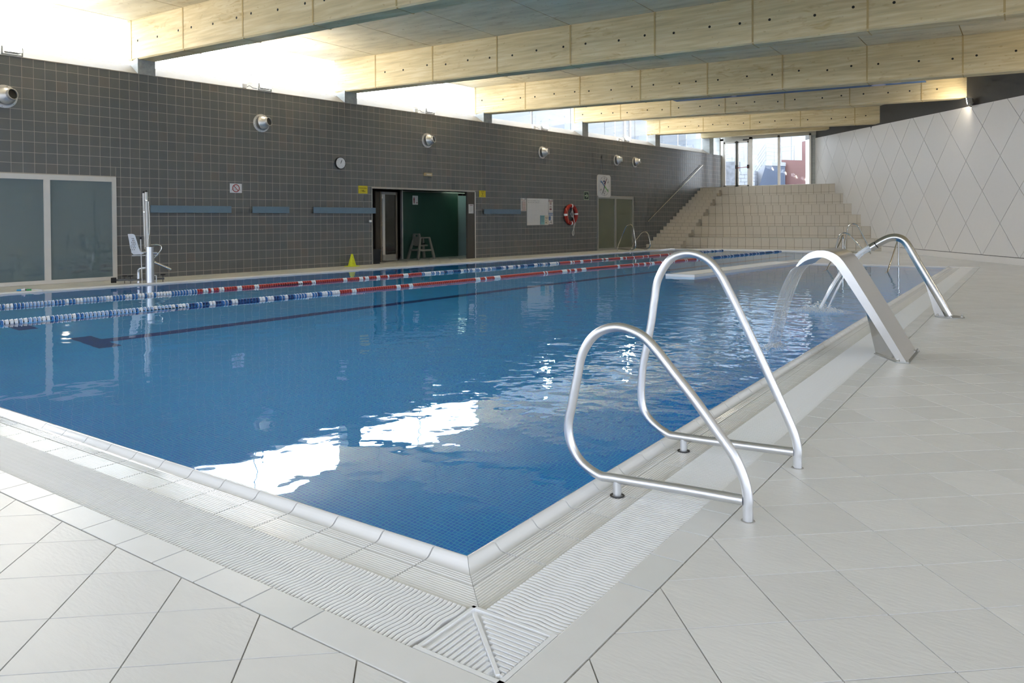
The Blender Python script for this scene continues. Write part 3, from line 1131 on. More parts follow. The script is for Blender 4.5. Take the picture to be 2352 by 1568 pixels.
cut = 0.196
for r in range(-1, 8):
    for c in range(-8, 17):
        zc = 1.09 + 0.92 * r
        scn = 1.03 + 1.815 * c + (0 if r % 2 else 0.9075)
        # rhombus centred between lattice vertices
        rh = [(scn, zc - 0.92), (scn + 0.9075, zc), (scn, zc + 0.92), (scn - 0.9075, zc)]
        if (r % 1) != 0:
            continue
        q = clip(rh, 0, -1, -cut)
        q = clip(q, 0.045, 1, 4.82) if q else q
        q = clip(q, -1, 0, 9.4) if q else q
        q = clip(q, 1, 0, 26.9) if q else q
        if not q or len(q) < 3 or abs(area2(q)) < 0.01:
            continue
        q = shrink(q, 0.0065)
        if len(q) < 3:
            continue
        MB().prism([(x, -0.012, z) for x, z in q], (0, 0.030, 0)).build('panel', M['panel'], wright)
bb = MB().box(-2.5, 27.0, -0.012, 0.02, 0.0, 0.186).build('baseboard_right', M['panel'])
bb.location = P0R
bb.rotation_euler = (0, 0, rzR)
tag(bb, 'white skirting board under the diamond panel wall', 'baseboard', kind='structure')

# walls out of the picture: glazed front behind the camera, right-hand windows added to brighten the deck
xr = 8.5
we = MB()
yR = 31.5 - (xr + 4.75) / 0.565
we.box(xr, xr + 0.3, -4.6, yR + 0.5, -0.1, 0.3); we.box(xr, xr + 0.3, -4.6, yR + 0.5, 4.2, 6.0)
for y_ in (-4.6, -1.6, 1.4, 4.4, yR + 0.2):
    we.box(xr, xr + 0.3, y_, y_ + 0.25, 0.2, 4.3)
weo = we.build('wall_east', M['white'])
for y_ in (-4.35, -1.35, 1.65, 4.65):
    MB().box(xr + 0.14, xr + 0.15, y_, min(y_ + 2.75, yR + 0.2), 0.3, 4.2).build('pane', M['tint'], weo)
tag(weo, 'unseen white wall with tall windows added to light the deck', 'wall', kind='structure')
wb = MB()
wb.box(-18.6, 9, -4.9, -4.6, -0.1, 0.3); wb.box(-18.6, 9, -4.9, -4.6, 4.2, 6.2)
for x_ in (-18.6, -15.2, -11.8, -8.4, -5.0, -1.6, 1.8, 5.2, 8.5):
    wb.box(x_, x_ + 0.25, -4.9, -4.6, 0.2, 4.3)
wbo = wb.build('wall_back', M['white'])
for x_ in (-18.35, -14.95, -11.55, -8.15, -4.75, -1.35, 2.05, 5.45):
    MB().box(x_, x_ + 3.15, -4.76, -4.75, 0.3, 4.2).build('pane', M['tint'], wbo)
tag(wbo, 'white wall with tall windows at the near end of the hall', 'wall', kind='structure')

# ------------------------------------------------------------------ roof slab, ceiling panels, beams, posts
YB = [-7.83, -2.23, 3.37, 8.97, 14.54, 20.2, 25.88, 31.5]
BWID = 0.42
rf = MB()
def slab(x0, x1, y0, y1, dz0, dz1, mbx, follow=False):
    xa, xd = (wallx(y0) - 0.5, wallx(y1) - 0.5) if follow else (x0, x0)     # left edge follows the window line
    if not follow:
        xa, xd = max(x0, wallx(y0) - 0.46), max(x0, wallx(y1) - 0.46)
    mbx.hexa([(xa, y0, zceil(xa) + dz0), (x1, y0, zceil(x1) + dz0), (x1, y1, zceil(x1) + dz0), (xd, y1, zceil(xd) + dz0)],
             [(xa, y0, zceil(xa) + dz1), (x1, y0, zceil(x1) + dz1), (x1, y1, zceil(x1) + dz1), (xd, y1, zceil(xd) + dz1)])
slab(-18.7, 9.0, -4.9, 39.2, 0.02, 0.45, rf, True)
ceil = rf.build('ceiling', M['seam'])
tag(ceil, 'sloping bare concrete ceiling cast between deep beams', 'ceiling', kind='structure')
JX = {8.97: -14.58, 14.54: -14.56, 20.2: -13.47, 25.88: -12.88, 31.5: -13.73}
PITCHX = 2.03
ends = YB + [36.6, 39.2]
prevy = -4.9
for bi, y1 in enumerate(ends):
    if y1 <= prevy:
        continue
    y0 = prevy
    j0 = JX.get(y1, -14.3)
    x0 = j0 - PITCHX * 3
    while x0 < 9:
        xa, xb = max(x0, -18.6), min(x0 + PITCHX, 9.0)
        if xb - max(xa, wallx(y1) - 0.46) > 0.1:
            p = MB()
            slab(xa + 0.012, xb - 0.012, y0 + 0.006, y1 - 0.006, 0.0, 0.03, p)
            p.build('ceiling_panel', M['ceil'], ceil)
        x0 += PITCHX
    prevy = y1 + (BWID if y1 in YB else 0)

holeme = MB().lathe([(0.001, -0.004), (0.026, -0.004), (0.026, 0.0), (0.001, 0.0)], 10, Matrix.Rotation(math.pi / 2, 4, 'X')).mesh('tie_hole', M['hole'])
BL = {3.37: 'concrete beam above the camera nearest the near end', 8.97: 'pale concrete beam nearest the camera, above the first clerestory window',
      14.54: 'second concrete beam from the camera, long and stained ochre', 20.2: 'third concrete beam from the camera, crossing in front of the blue mural',
      25.88: 'fourth concrete beam, ending beside the floodlight on the white wall', 31.5: 'fifth concrete beam, shortest, above the stepped stand'}
for yb in YB[2:]:
    deep = yb < 22
    xl = wallx(yb) - 0.42
    xrr = min(whitex(yb) + 0.05, 9.0)
    zb = (lambda x: 4.90 - 0.0225 * (x + 16.6)) if deep else (lambda x: 5.12 - 0.0225 * (x + 15.3))
    b_ = MB()
    cb = 0.03                                     # chamfer along the lower edges
    v = []
    for x in (xl, xrr):
        z_, zt = zb(x), zceil(x) + 0.03
        v += [(x, yb + cb, z_), (x, yb + BWID - cb, z_), (x, yb + BWID, z_ + cb), (x, yb + BWID, zt), (x, yb, zt), (x, yb, z_ + cb)]
    b_.add(v, [(0, 1, 2, 3, 4, 5), (11, 10, 9, 8, 7, 6)] + [(i, 6 + i, 6 + (i + 1) % 6, (i + 1) % 6) for i in range(6)])
    bo = b_.build('concrete_beam', M['beam'])
    tag(bo, BL[yb], 'beam', 'roof beams across the hall', 'structure')
    j = JX.get(yb, -14.3)
    while j > xl:
        j -= PITCHX
    j += PITCHX
    while j < xrr - 0.1:
        sm = MB()
        z_ = zb(j)
        sm.box(j - 0.016, j + 0.016, yb - 0.006, yb + 0.01, z_ + 0.035, zceil(j) - 0.005)
        sm.box(j - 0.012, j + 0.012, yb + 0.01, yb + BWID, z_ - 0.003, z_ + 0.03)
        sm.build('formwork_seam', M['seam'], bo)
        for f_ in (0.17, 0.55, 0.87):
            x = j + PITCHX * (f_ + random.uniform(-0.05, 0.05))
            if x < xrr - 0.1:
                inst('tie_hole', holeme, bo, (x, yb - 0.001, (zb(x) + zceil(x)) / 2 + random.uniform(-0.06, 0.0)))
        j += PITCHX
    j = xl
# lintel over the glazed end
li = MB()
xl, xrr = -13.7, -7.6
li.hexa([(xl, 36.55, 5.36), (xrr, 36.55, 5.36), (xrr, 36.97, 5.36), (xl, 36.97, 5.36)], [(xl, 36.55, 5.80), (xrr, 36.55, 5.64), (xrr, 36.97, 5.64), (xl, 36.97, 5.80)])
lo = li.build('concrete_lintel', M['beam'])
tag(lo, 'shallow concrete lintel above the glazed doors', 'lintel', kind='structure')

PS = [(-7.07, -6.685), (-1.468, -1.047), (4.221, 4.635), (9.93, 10.33), (15.60, 16.02), (21.0, 21.45)]
PLAB = ['grey concrete post under the nearest beam on the tiled wall', 'grey concrete post under the second beam end', 'grey concrete post under the third beam end',
        'grey concrete post under the fourth beam end', 'grey concrete post under the fifth beam end', 'grey concrete post at the far end beside the glazed doors']
for (sa, sb), lab in zip([(-12.67, -12.27)] + PS, ['grey concrete post outside the picture near the first bay'] + PLAB):
    p = MB()
    zt = 4.90 if sa < 8 else 5.15
    if sa > 20:
        zt = 5.37
    p.box(0, sb - sa, 0.0, 0.40, 0, zt - WT + 0.02)
    o = p.build('concrete_post', M['post'])
    o.location = wall_pt(sa, 0, WT)
    o.rotation_euler = (0, 0, WROT)
    tag(o, lab, 'post', 'posts carrying the beams', 'structure')

# clerestory windows with sloping sills
SB = [-18.3, -12.67] + [p_[0] for p_ in PS]
SE = [-12.67, -7.07, -1.468, 4.221, 9.93, 15.60, 21.0]
starts = [-18.3, -12.27] + [p_[1] for p_ in PS[:-1]]
for n_, (sa, sb) in enumerate(zip(starts, SE)):
    wroot = empty('window_%d' % (n_ + 1), wall_pt(sa, 0, WT), WROT, kind='structure')
    tag(wroot, ['clerestory window out of the frame above the tiled wall', 'overexposed clerestory window at the top left corner', 'bright clerestory window between the first and second posts',
                'bright clerestory window between the second and third posts', 'clerestory window showing a pale facade between third and fourth posts',
                'clerestory window between the fourth and fifth posts', 'smallest clerestory window just before the glazed doors'][n_], 'window')
    L = sb - sa
    si = MB()
    si.add([(0, 0, 0), (L, 0, 0), (L, 0.42, 0.26), (0, 0.42, 0.26), (0, 0.42, -0.05), (L, 0.42, -0.05)], [(0, 1, 2, 3), (3, 2, 5, 4), (0, 3, 4), (1, 5, 2), (0, 4, 5, 1)])
    si.build('sill', M['sill'], wroot)
    MB().box(-0.005, L + 0.005, -0.012, 0.02, -0.014, 0.004).build('edge_trim', M['sill'], wroot)
    for h_ in (0, 1):
        MB().box(h_ * L / 2 + 0.004, (h_ + 1) * L / 2 - 0.004, 0.428, 0.436, 0.26, 1.35).build('pane', M['pane'], wroot)
    MB().box(L / 2 - 0.008, L / 2 + 0.008, 0.42, 0.445, 0.26, 1.35).build('mullion', M['alud'], wroot)



def portal(center, width, height, into):
    """tells the renderer where daylight enters: it gives off no light of its own"""
    l = bpy.data.lights.new('window_portal', 'AREA')
    l.shape = 'RECTANGLE'
    l.size, l.size_y = width, height
    l.cycles.is_portal = True
    o = bpy.data.objects.new('window_portal', l)
    COL.objects.link(o)
    z = -Vector(into).normalized()
    y = Vector((0, 0, 1))
    x = y.cross(z).normalized()
    m = Matrix((x, y, z)).transposed().to_4x4()
    m.translation = Vector(center)
    o.matrix_world = m


for sa, sb in zip(starts, SE):
    portal(wall_pt((sa + sb) / 2, -0.47, WT + 0.26 + 0.51), sb - sa, 1.02, WN)
portal((-4.8, -4.93, 2.25), 27.0, 3.95, (0, 1, 0))
portal((8.83, (yR - 4.4) / 2, 2.25), yR + 4.6, 3.95, (-1, 0, 0))
portal((-11.0, 38.40, 4.1), 4.6, 2.5, (0, -1, 0))

# ------------------------------------------------------------------ doors in the tiled wall
def sliding_door(name, label, s0, s1, sm, zt, fw, glass, frame):
    d = empty(name, wall_pt(s0), WROT, label, 'door', kind='structure')
    L = s1 - s0
    m0 = sm - s0
    f = MB(); f.box(0, L, -0.03, 0.03, zt - fw, zt); f.build('head_rail', frame, d)
    f = MB(); f.box(0, L, -0.03, 0.03, 0.005, fw * 0.8); f.build('sill_rail', frame, d)
    for a, b in ((0, fw * 0.8), (L - fw * 0.8, L)):
        MB().box(a, b, -0.034, 0.03, 0.005, zt + 0.002).build('jamb', frame, d)
    MB().box(m0 - fw * 0.55, m0 + fw * 0.55, -0.034, 0.03, fw * 0.8, zt - fw).build('mullion', frame, d)
    MB().box(fw * 0.8, m0, 0.0, 0.012, fw * 0.8, zt - fw).build('pane', glass, d)
    MB().box(m0, L - fw * 0.8, 0.0, 0.012, fw * 0.8, zt - fw).build('pane', glass, d)
    return d


sliding_door('door_1', 'wide frosted glass door in a white frame at the left edge', -10.28, -7.57, -8.915, 2.245, 0.105, M['frost'], M['alu'])
sliding_door('door_2', 'frosted green glass double door under the pace clock', 10.91, 13.67, 12.25, 2.23, 0.105, M['frostg'], M['alud'])

# ------------------------------------------------------------------ doorway and the corridor behind it
tr = empty('trim_1', wall_pt(DW0), WROT, 'thin steel trim around the open doorway', 'trim', kind='structure')
Ld = DW1 - DW0
MB().box(-0.03, Ld + 0.03, -0.004, 0.34, DWT, DWT + 0.03).build('head', M['alud'], tr)
MB().box(-0.03, 0.0, -0.004, 0.34, 0, DWT).build('jamb', M['alud'], tr)
MB().box(Ld - 0.004, Ld + 0.03, -0.012, 0.02, 0, DWT).build('jamb', M['alu'], tr)
co = empty('wall_corridor', wall_pt(0), WROT, 'dim corridor walls behind the doorway', 'wall', kind='structure')
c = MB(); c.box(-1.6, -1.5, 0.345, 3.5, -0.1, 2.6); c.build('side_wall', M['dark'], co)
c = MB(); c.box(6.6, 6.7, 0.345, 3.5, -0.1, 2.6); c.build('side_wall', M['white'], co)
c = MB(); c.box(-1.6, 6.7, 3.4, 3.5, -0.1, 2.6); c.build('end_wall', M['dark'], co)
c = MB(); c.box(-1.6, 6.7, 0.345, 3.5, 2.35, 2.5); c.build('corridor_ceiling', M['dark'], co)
c = MB(); c.box(3.40, 3.756, -0.002, 0.06, 0, 2.2); c.build('pilaster', mat('dark_pilaster', (0.075, 0.068, 0.058), 0.5), co)
gw = empty('green_partition', wall_pt(2.0, -1.62), WROT, 'dark green laminate partition inside the doorway', 'partition')
MB().box(0.0, 2.58, 0.0, 0.06, 0.0, 2.30).build('panel', M['greenwall'], gw)
MB().box(-0.04, 0.0, -0.03, 0.06, 0.0, 2.30).build('edge_post', M['alu'], gw)
MB().box(0.0, 2.9, -0.03, 0.02, 2.22, 2.25).build('top_rail', M['alud'], gw)
# lit door beyond the partition
ld = empty('door_4', wall_pt(4.70, -1.75), WROT, 'pale blue inner door at the right of the corridor', 'door', kind='structure')
MB().box(0.0, 0.75, 0.0, 0.04, 0.0, 2.15).build('leaf', mat('pale_blue_door', (0.30, 0.40, 0.42), 0.4), ld)
MB().box(-0.06, 0.0, -0.03, 0.05, 0.0, 2.2).build('frame', M['alud'], ld)
lamp = empty('corridor_lamp', wall_pt(4.3, -1.2, 2.30), WROT, 'greenish strip lamp on the corridor ceiling', 'lamp')
MB().box(-0.1, 1.1, 0.0, 0.12, -0.01, 0.04).build('housing', M['alud'], lamp)
MB().box(-0.08, 1.08, 0.01, 0.11, -0.03, -0.01).build('diffuser', M['tubel'], lamp)
# open glazed leaf and the darker leaf behind it
dl = empty('door_5', wall_pt(0.50, -0.80), WROT + math.radians(12), 'open glazed door leaf with an aluminium frame in the doorway', 'door', kind='structure')
f = MB(); f.box(0, 0.12, 0, 0.05, 0.06, 2.16); f.build('stile', M['alu'], dl)
f = MB(); f.box(0.66, 0.74, 0, 0.05, 0.06, 2.16); f.build('stile', mat('bronze_frame', (0.16, 0.13, 0.10), 0.4), dl)
f = MB(); f.box(0, 0.74, 0, 0.05, 2.08, 2.16); f.build('top_rail', M['alud'], dl)
f = MB(); f.box(0, 0.74, 0, 0.05, 0.02, 0.22); f.build('bottom_rail', M['alud'], dl)
f = MB(); f.box(0.12, 0.66, 0.02, 0.03, 0.22, 2.08); f.build('pane', mat('dark_glass', (0.018, 0.020, 0.016), 0.08), dl)
for z_ in (0.35, 1.1, 1.95):
    MB().box(-0.03, 0.0, 0.0, 0.05, z_, z_ + 0.12).build('hinge', M['chrome'], dl)
dk = empty('door_6', wall_pt(0.02, -0.72), WROT + math.radians(8), 'narrow bronze door edge at the left of the doorway', 'door', kind='structure')
MB().box(0.16, 0.36, 0, 0.06, 0, 2.16).build('leaf', mat('bronze_leaf', (0.055, 0.045, 0.032), 0.45), dk)
MB().box(0.36, 0.42, -0.02, 0.06, 0, 2.16).build('edge', mat('bronze_edge', (0.22, 0.17, 0.12), 0.4), dk)

# ------------------------------------------------------------------ tiered stand at the far end, with steps
ST0, RISE, TREAD = 31.3, 0.47, 0.91
st = empty('tiered_stand', (-9, ST0, 0), label='beige tiled stand of six deep tiers at the far end', cat='tiered seating', kind='structure')
FLX = -12.42                                     # right side of the flight of steps
def stair_tile(mbx, x0, x1, y0, z0, z1, parent):
    MB().box(x0 + 0.006 + 9, x1 - 0.006 + 9, y0 - ST0 - 0.010, y0 - ST0 + 0.01, z0 + 0.006, z1 - 0.006).build('tile', M['stair'], parent)
for k in range(6):
    y0 = ST0 + TREAD * k
    y1 = y0 + TREAD + 0.05 if k < 5 else 38.4
    zt = RISE * (k + 1)
    xL, xR = wallx(y0) - 0.2, whitex(y0) + 0.35
    t_ = MB(); t_.box(xL + 9, xR + 9, y0 - ST0, y1 - ST0, 0 if k == 0 else zt - RISE - 0.02, zt - 0.012)
    tier = t_.build('tier', M['sgrout'], st)
    MB().box(xL + 9, xR + 9, y0 - ST0 - 0.012, y1 - ST0, zt - 0.014, zt).build('tread_slab', M['stair'], tier)
    x = FLX - (2.3 if k == 0 else 1.6)
    w_ = 0.328
    while x < xR:
        xa, xb = x, min(x + w_, xR)
        if xb - xa > 0.03 and xb > wallx(y0):
            stair_tile(None, xa, xb, y0, zt - RISE + 0.105, zt - 0.012, tier)
            stair_tile(None, xa, xb, y0, zt - RISE, zt - RISE + 0.105, tier)
        x += w_
for k in range(6):
    y0 = ST0 + TREAD * k
    for s_ in (1, 2):
        zb_, zt = RISE * k, RISE * k + RISE * s_ / 3
        ya = y0 - 0.303 * (3 - s_)
        xw = wallx(ya) - 0.2
        so = MB().box(xw + 9, FLX + 9, ya - ST0, y0 - ST0, zb_ - 0.01, zt - 0.010).build('step', M['sgrout'], st)
        MB().box(xw + 9, FLX + 9.006, ya - ST0 - 0.010, y0 - ST0, zt - 0.010, zt).build('tread_slab', M['stair'], so)
        MB().box(FLX + 9, FLX + 9.008, ya - ST0, y0 - ST0, zt - RISE / 3 + 0.002, zt - 0.012).build('tile', M['stair'], so)
        x = FLX
        while x > wallx(ya):
            xa = max(x - 0.328, wallx(ya) - 0.05)
            MB().box(xa + 9.004, x + 8.996, ya - ST0 - 0.008, ya - ST0 + 0.005, zt - RISE / 3 + 0.004, zt - 0.013).build('tile', M['stair'], so)
            x -= 0.328
hr = MB()
pa, pb = wall_pt(14.75, 0.08, 1.16), wall_pt(20.08, 0.08, 3.95)
hro = empty('stair_handrail', pa, label='slim steel handrail climbing the tiled wall beside the steps', cat='handrail')
MB().tube([(0, 0, 0), pb - pa], 0.021, 10).build('rail', M['chrome'], hro, smooth=True)
for f_ in (0.08, 0.36, 0.64, 0.92):
    q = (pb - pa) * f_
    MB().tube([q, q + Vector((0, 0, -0.06)), q - WN * 0.08 + Vector((0, 0, -0.06))], 0.008, 6).build('bracket', M['chrome'], hro)

# glazed doors and windows at the top of the stand
GY = 38.3
gd = empty('door_3', (-13.2, GY, 2.82), label='glazed double door and fixed windows in an aluminium frame above the stand', cat='door', kind='structure')
gx = lambda x: x + 13.2
MB().box(gx(-13.35), gx(-8.55), -0.05, 0.05, 2.50, 2.95).build('head_rail', M['alud'], gd)
MB().box(gx(-11.70), gx(-8.55), -0.04, 0.04, 0.0, 0.13).build('sill_rail', M['alu'], gd)
for a, b in ((-13.35, -13.12), (-11.80, -11.62), (-10.37, -10.26), (-8.86, -8.78)):
    MB().box(gx(a), gx(b), -0.05, 0.05, 0, 2.60).build('mullion', M['alu'], gd)
for a, b in ((-13.12, -12.44), (-12.42, -11.80)):
    lf = MB()
    lf.box(gx(a), gx(a) + 0.085, -0.03, 0.03, 0.02, 2.42); lf.box(gx(b) - 0.085, gx(b), -0.03, 0.03, 0.02, 2.42)
    lf.box(gx(a), gx(b), -0.03, 0.03, 0.02, 0.18); lf.box(gx(a), gx(b), -0.03, 0.03, 2.34, 2.44)
    l_ = lf.build('door_leaf', M['alu'], gd)
    MB().box(gx(a) + 0.085, gx(b) - 0.085, -0.005, 0.005, 0.18, 2.34).build('pane', M['pane'], l_)
MB().box(gx(-13.12), gx(-11.80), -0.04, 0.04, 2.42, 2.52).build('transom', M['alud'], gd)
for a, b in ((-11.62, -10.37), (-10.26, -8.86)):
    MB().box(gx(a), gx(b), -0.005, 0.005, 0.13, 2.52).build('pane', M['pane'], gd)
pb_ = MB().tube([(gx(-12.42), -0.10, 1.06), (gx(-11.82), -0.10, 1.09)], 0.016, 8).build('push_bar', M['red'], gd, smooth=True)
for x in (-12.44, -11.84):
    MB().box(gx(x) - 0.05, gx(x) + 0.05, -0.10, -0.03, 1.02, 1.20).build('bar_bracket', M['black'], pb_)
MB().box(gx(-12.46), gx(-12.40), -0.06, -0.03, 0.05, 2.45).build('lock_rod', M['black'], gd)
MB().box(gx(-12.10), gx(-11.80), -0.09, -0.03, 2.45, 2.52).build('door_closer', M['black'], gd)
wfar = MB()
wfar.box(-13.7, -13.30, GY - 0.1, GY + 0.3, 2.0, 6.0)
wfar.box(-8.80, -6.9, GY + 0.0, GY + 0.3, 2.0, 6.0)
wfar.box(-13.7, -7.0, GY + 0.06, GY + 0.3, 5.6, 6.0)
wf = wfar.build('wall_far', M['post'])
tag(wf, 'grey wall around the glazed doors at the far end', 'wall', kind='structure')

# ------------------------------------------------------------------ outdoors
og = MB().box(-70, 60, -60, 90, -2.2, -1.7).build('ground', M['outg'])
tag(og, 'grey paving outside the hall', 'ground', kind='structure')
pv = MB().box(-30, 4, 38.45, 52, 1.8, 2.78).build('terrace', M['outg'])
tag(pv, 'grey outdoor terrace beyond the glazed doors', 'ground', kind='structure')
fc = empty('facade_building', wall_pt(23.5, -7.0), WROT, 'pale blue-white building outside the clerestory windows', 'building')
for i in range(6):
    MB().box(-11.4 + i * 3.3, -8.15 + i * 3.3, 0, 0.3, -1.7, 9.5).build('facade_panel', M['facade'], fc)
MB().box(0.5, 0.56, -0.10, -0.05, 4.5, 9).build('ladder_rail', M['alu'], fc)
MB().box(1.1, 1.16, -0.10, -0.05, 4.5, 9).build('ladder_rail', M['alu'], fc)
f2 = empty('rear_building', (-11, 50.5, 2.78), label='pale rendered building wall beyond the terrace', cat='building')
for i in range(5):
    MB().box(-9 + i * 3.6, -5.42 + i * 3.6, 0, 0.3, 0, 8).build('facade_panel', M['facade'], f2)
# block retaining wall with outdoor steps and railing
rw = empty('retaining_wall', (-14.0, 43.0, 2.78), label='white block retaining wall outside the left door leaf', cat='wall')
MB().box(-2.6, 0.05, 0, 0.6, 0, 1.82).build('rock_face', M['mott'], rw)
for r_ in range(6):
    for c_ in range(3):
        x = 0.05 + c_ * 0.42 - (0.21 if r_ % 2 else 0)
        MB().box(max(x, 0.05) + 0.008, min(x + 0.412, 1.05), 0.02, 0.6, r_ * 0.205 + 0.006, r_ * 0.205 + 0.199).build('block', M['block'], rw)
os_ = empty('outdoor_steps', (-13.75, 43.66, 2.78), label='white outdoor steps rising behind the middle window', cat='steps')
for k in range(9):
    MB().box(0.0 + k * 0.13, 2.15, 0, 1.3, k * 0.185, (k + 1) * 0.185).build('step', M['block'], os_)
sw = empty('slate_side_wall', (-12.9, 43.0, 2.78), label='blue-grey side wall below the outdoor steps', cat='wall')
sw_m = MB()
sw_m.prism([(0.10, 0, 0), (1.62, 0, 0), (1.62, 0, 1.52), (0.62, 0, 1.62)], (0, 0.15, 0))
sw_m.build('side_slab', M['slate'], sw)
MB().prism([(0.50, -0.02, 1.50), (1.64, -0.02, 1.42), (1.64, -0.02, 1.62), (0.50, -0.02, 1.74)], (0, 0.2, 0)).build('cap', M['block'], sw)
def railing(name, label, loc, posts, zt, rails):
    r = empty(name, loc, label=label, cat='railing')
    for (x, z0_, z1_) in posts:
        MB().tube([(x, 0, z0_), (x, 0, z1_)], 0.022, 8).build('post', M['dsteel'], r, smooth=True)
    for (xa, za, xb, zb2) in rails:
        MB().tube([(xa, 0, za), (xb, 0, zb2)], 0.015, 6).build('rail', M['dsteel'], r, smooth=True)
railing('steel_railing', 'steel railing on top of the outdoor steps', (-12.9, 43.76, 2.78), [(0.38, 1.7, 2.85), (0.85, 1.65, 2.75), (1.26, 1.6, 2.65), (1.94, 1.5, 2.60)], 0,
        [(0.38, 2.85 - i * 0.23, 1.26, 2.65 - i * 0.215) for i in range(5)] + [(1.26, 2.55, 1.94, 2.60), (1.26, 2.32, 1.94, 2.34)]
        + [(0.38, 2.85 - i * 0.23, -0.25, 1.92 - i * 0.23) for i in range(5)])
railing('steel_railing', 'steel railing above the retaining wall outside the door', (-14.9, 43.3, 2.78), [(0.1, 1.8, 3.1), (0.56, 1.8, 3.0), (1.26, 1.8, 2.87)], 0,
        [(-0.6, 3.05 - i * 0.23, 1.26, 2.85 - i * 0.22) for i in range(5)])
rb = empty('rust_building', (-11.55, 43.0, 2.78), label='rust-red clad building corner behind the right window', cat='building')
MB().prism([(0.02, 0.3, 0), (3.2, 0.3, 0), (3.2, 0.3, 1.55), (0.02, 0.3, 1.80)], (0, 0.3, 0)).build('low_wall', M['rust'], rb)
MB().prism([(1.05, 0.62, 0), (3.4, 0.62, 0), (3.4, 0.62, 3.3), (1.05, 0.62, 2.77)], (0, 0.6, 0)).build('tall_wall', M['rust'], rb)

# ------------------------------------------------------------------ floodlights and their junction boxes
def floodlight(loc, rz, tilt, label, group, lens='lens'):
    f = empty('floodlight', loc, rz, label, 'floodlight', group)
    Mt = Matrix.Translation((0, -0.02, 0.13)) @ Matrix.Rotation(math.radians(tilt), 4, 'X')
    b = MB()
    fr_, bk = [(-0.16, 0, -0.10), (0.16, 0, -0.10), (0.16, 0, 0.10), (-0.16, 0, 0.10)], [(-0.11, 0.12, -0.06), (0.11, 0.12, -0.06), (0.11, 0.12, 0.06), (-0.11, 0.12, 0.06)]
    b.hexa([Mt @ Vector(p) for p in fr_], [Mt @ Vector(p) for p in bk])
    b.build('housing', M['alud'], f)
    MB().box(-0.145, 0.145, -0.012, -0.002, -0.085, 0.085, Mt).build('lens', M[lens], f)
    k = MB()
    k.box(-0.185, -0.165, 0.0, 0.03, -0.02, 0.16); k.box(0.165, 0.185, 0.0, 0.03, -0.02, 0.16); k.box(-0.185, 0.185, 0.0, 0.03, -0.02, 0.0)
    k.build('bracket', M['alud'], f)
    return f


FLAB = ['floodlight on the wall top at the far left', 'floodlight on the wall top above the first speaker-shaped air nozzle', 'floodlight on the wall top in the third window bay',
        'glowing floodlight below the pale facade window', 'glowing floodlight farthest along the tiled wall']
FLS = [-9.49, -3.95, 1.75, 7.50, 13.15]
for s_, lab in zip(FLS, FLAB):
    floodlight(wall_pt(s_, 0.03, WT + 0.03), WROT, -24, lab, 'floodlights along the tiled wall')
for s_, lab in zip([-4.50, 1.2, 6.95, 12.6], ['small white junction box left of the first floodlight cable', 'small white junction box in the third window bay', 'small white junction box below the pale facade window', 'small white junction box beside the farthest floodlight']):
    j = empty('junction_box', wall_pt(s_, -0.02, WT + 0.02), WROT, lab, 'junction box', 'junction boxes by the floodlights')
    MB().box(-0.06, 0.06, -0.02, 0.06, 0, 0.10).build('box', M['plastic'], j)
    MB().tube(smooth_path([(0.06, 0.02, 0.02), (0.15, 0.0, 0.07), (0.24, 0.0, 0.03), (0.36, 0.02, 0.03)], 5), 0.006, 6).build('cable', M['black'], j, smooth=True)
for s_, lab in ((6.95, 'glowing floodlight on the white panel wall'), (15.0, 'floodlight on the panel wall outside the picture'), (22.0, 'floodlight at the near end of the panel wall')):
    p = P0R + WDR * s_ + WNR * 0.16 + Vector((0, 0, top_line(s_) - 0.02))
    floodlight(p, rzR + math.radians(-38), 8, lab, 'floodlights on the panel wall', 'lens2')

# ------------------------------------------------------------------ air nozzles
for s_, lab in zip([-9.63, -4.05, 1.63, 7.37, 12.38, 13.83], ['steel air nozzle at the left edge of the wall', 'steel air nozzle above the prohibition sign', 'steel air nozzle above the doorway',
                   'steel air nozzle above the life ring', 'left one of the two farthest steel air nozzles', 'right one of the two farthest steel air nozzles']):
    v = empty('air_nozzle', wall_pt(s_, 0, 3.755), WROT, lab, 'air nozzle', 'air nozzles on the tiled wall')
    R0 = Matrix.Rotation(math.pi / 2, 4, 'X')
    MB().lathe([(0.02, 0.0), (0.225, 0.0), (0.228, 0.012), (0.190, 0.020), (0.185, 0.03)], 28, R0).build('flange', M['nozzle'], v, smooth=True)
    R1 = Matrix.Translation((0.0, -0.02, 0)) @ Matrix.Rotation(math.radians(22), 4, 'Z') @ Matrix.Rotation(math.radians(-8), 4, 'X') @ R0
    MB().lathe([(0.170, 0.022), (0.182, 0.03), (0.176, 0.07), (0.155, 0.12), (0.128, 0.155), (0.110, 0.175), (0.108, 0.235), (0.098, 0.236), (0.096, 0.19)], 28, R1, cap=False).build('cone', M['nozzle'], v, smooth=True)
    MB().lathe([(0.001, 0.200), (0.098, 0.200), (0.098, 0.205), (0.001, 0.205)], 24, R1).build('throat', M['black'], v)
    for k in range(6):
        a_ = k * math.pi / 3 + 0.3
        MB().lathe([(0.001, 0.018), (0.010, 0.018), (0.010, 0.024), (0.001, 0.024)], 8, Matrix.Translation((0.207 * math.cos(a_), 0, 0.207 * math.sin(a_))) @ R0).build('screw', M['alud'], v)

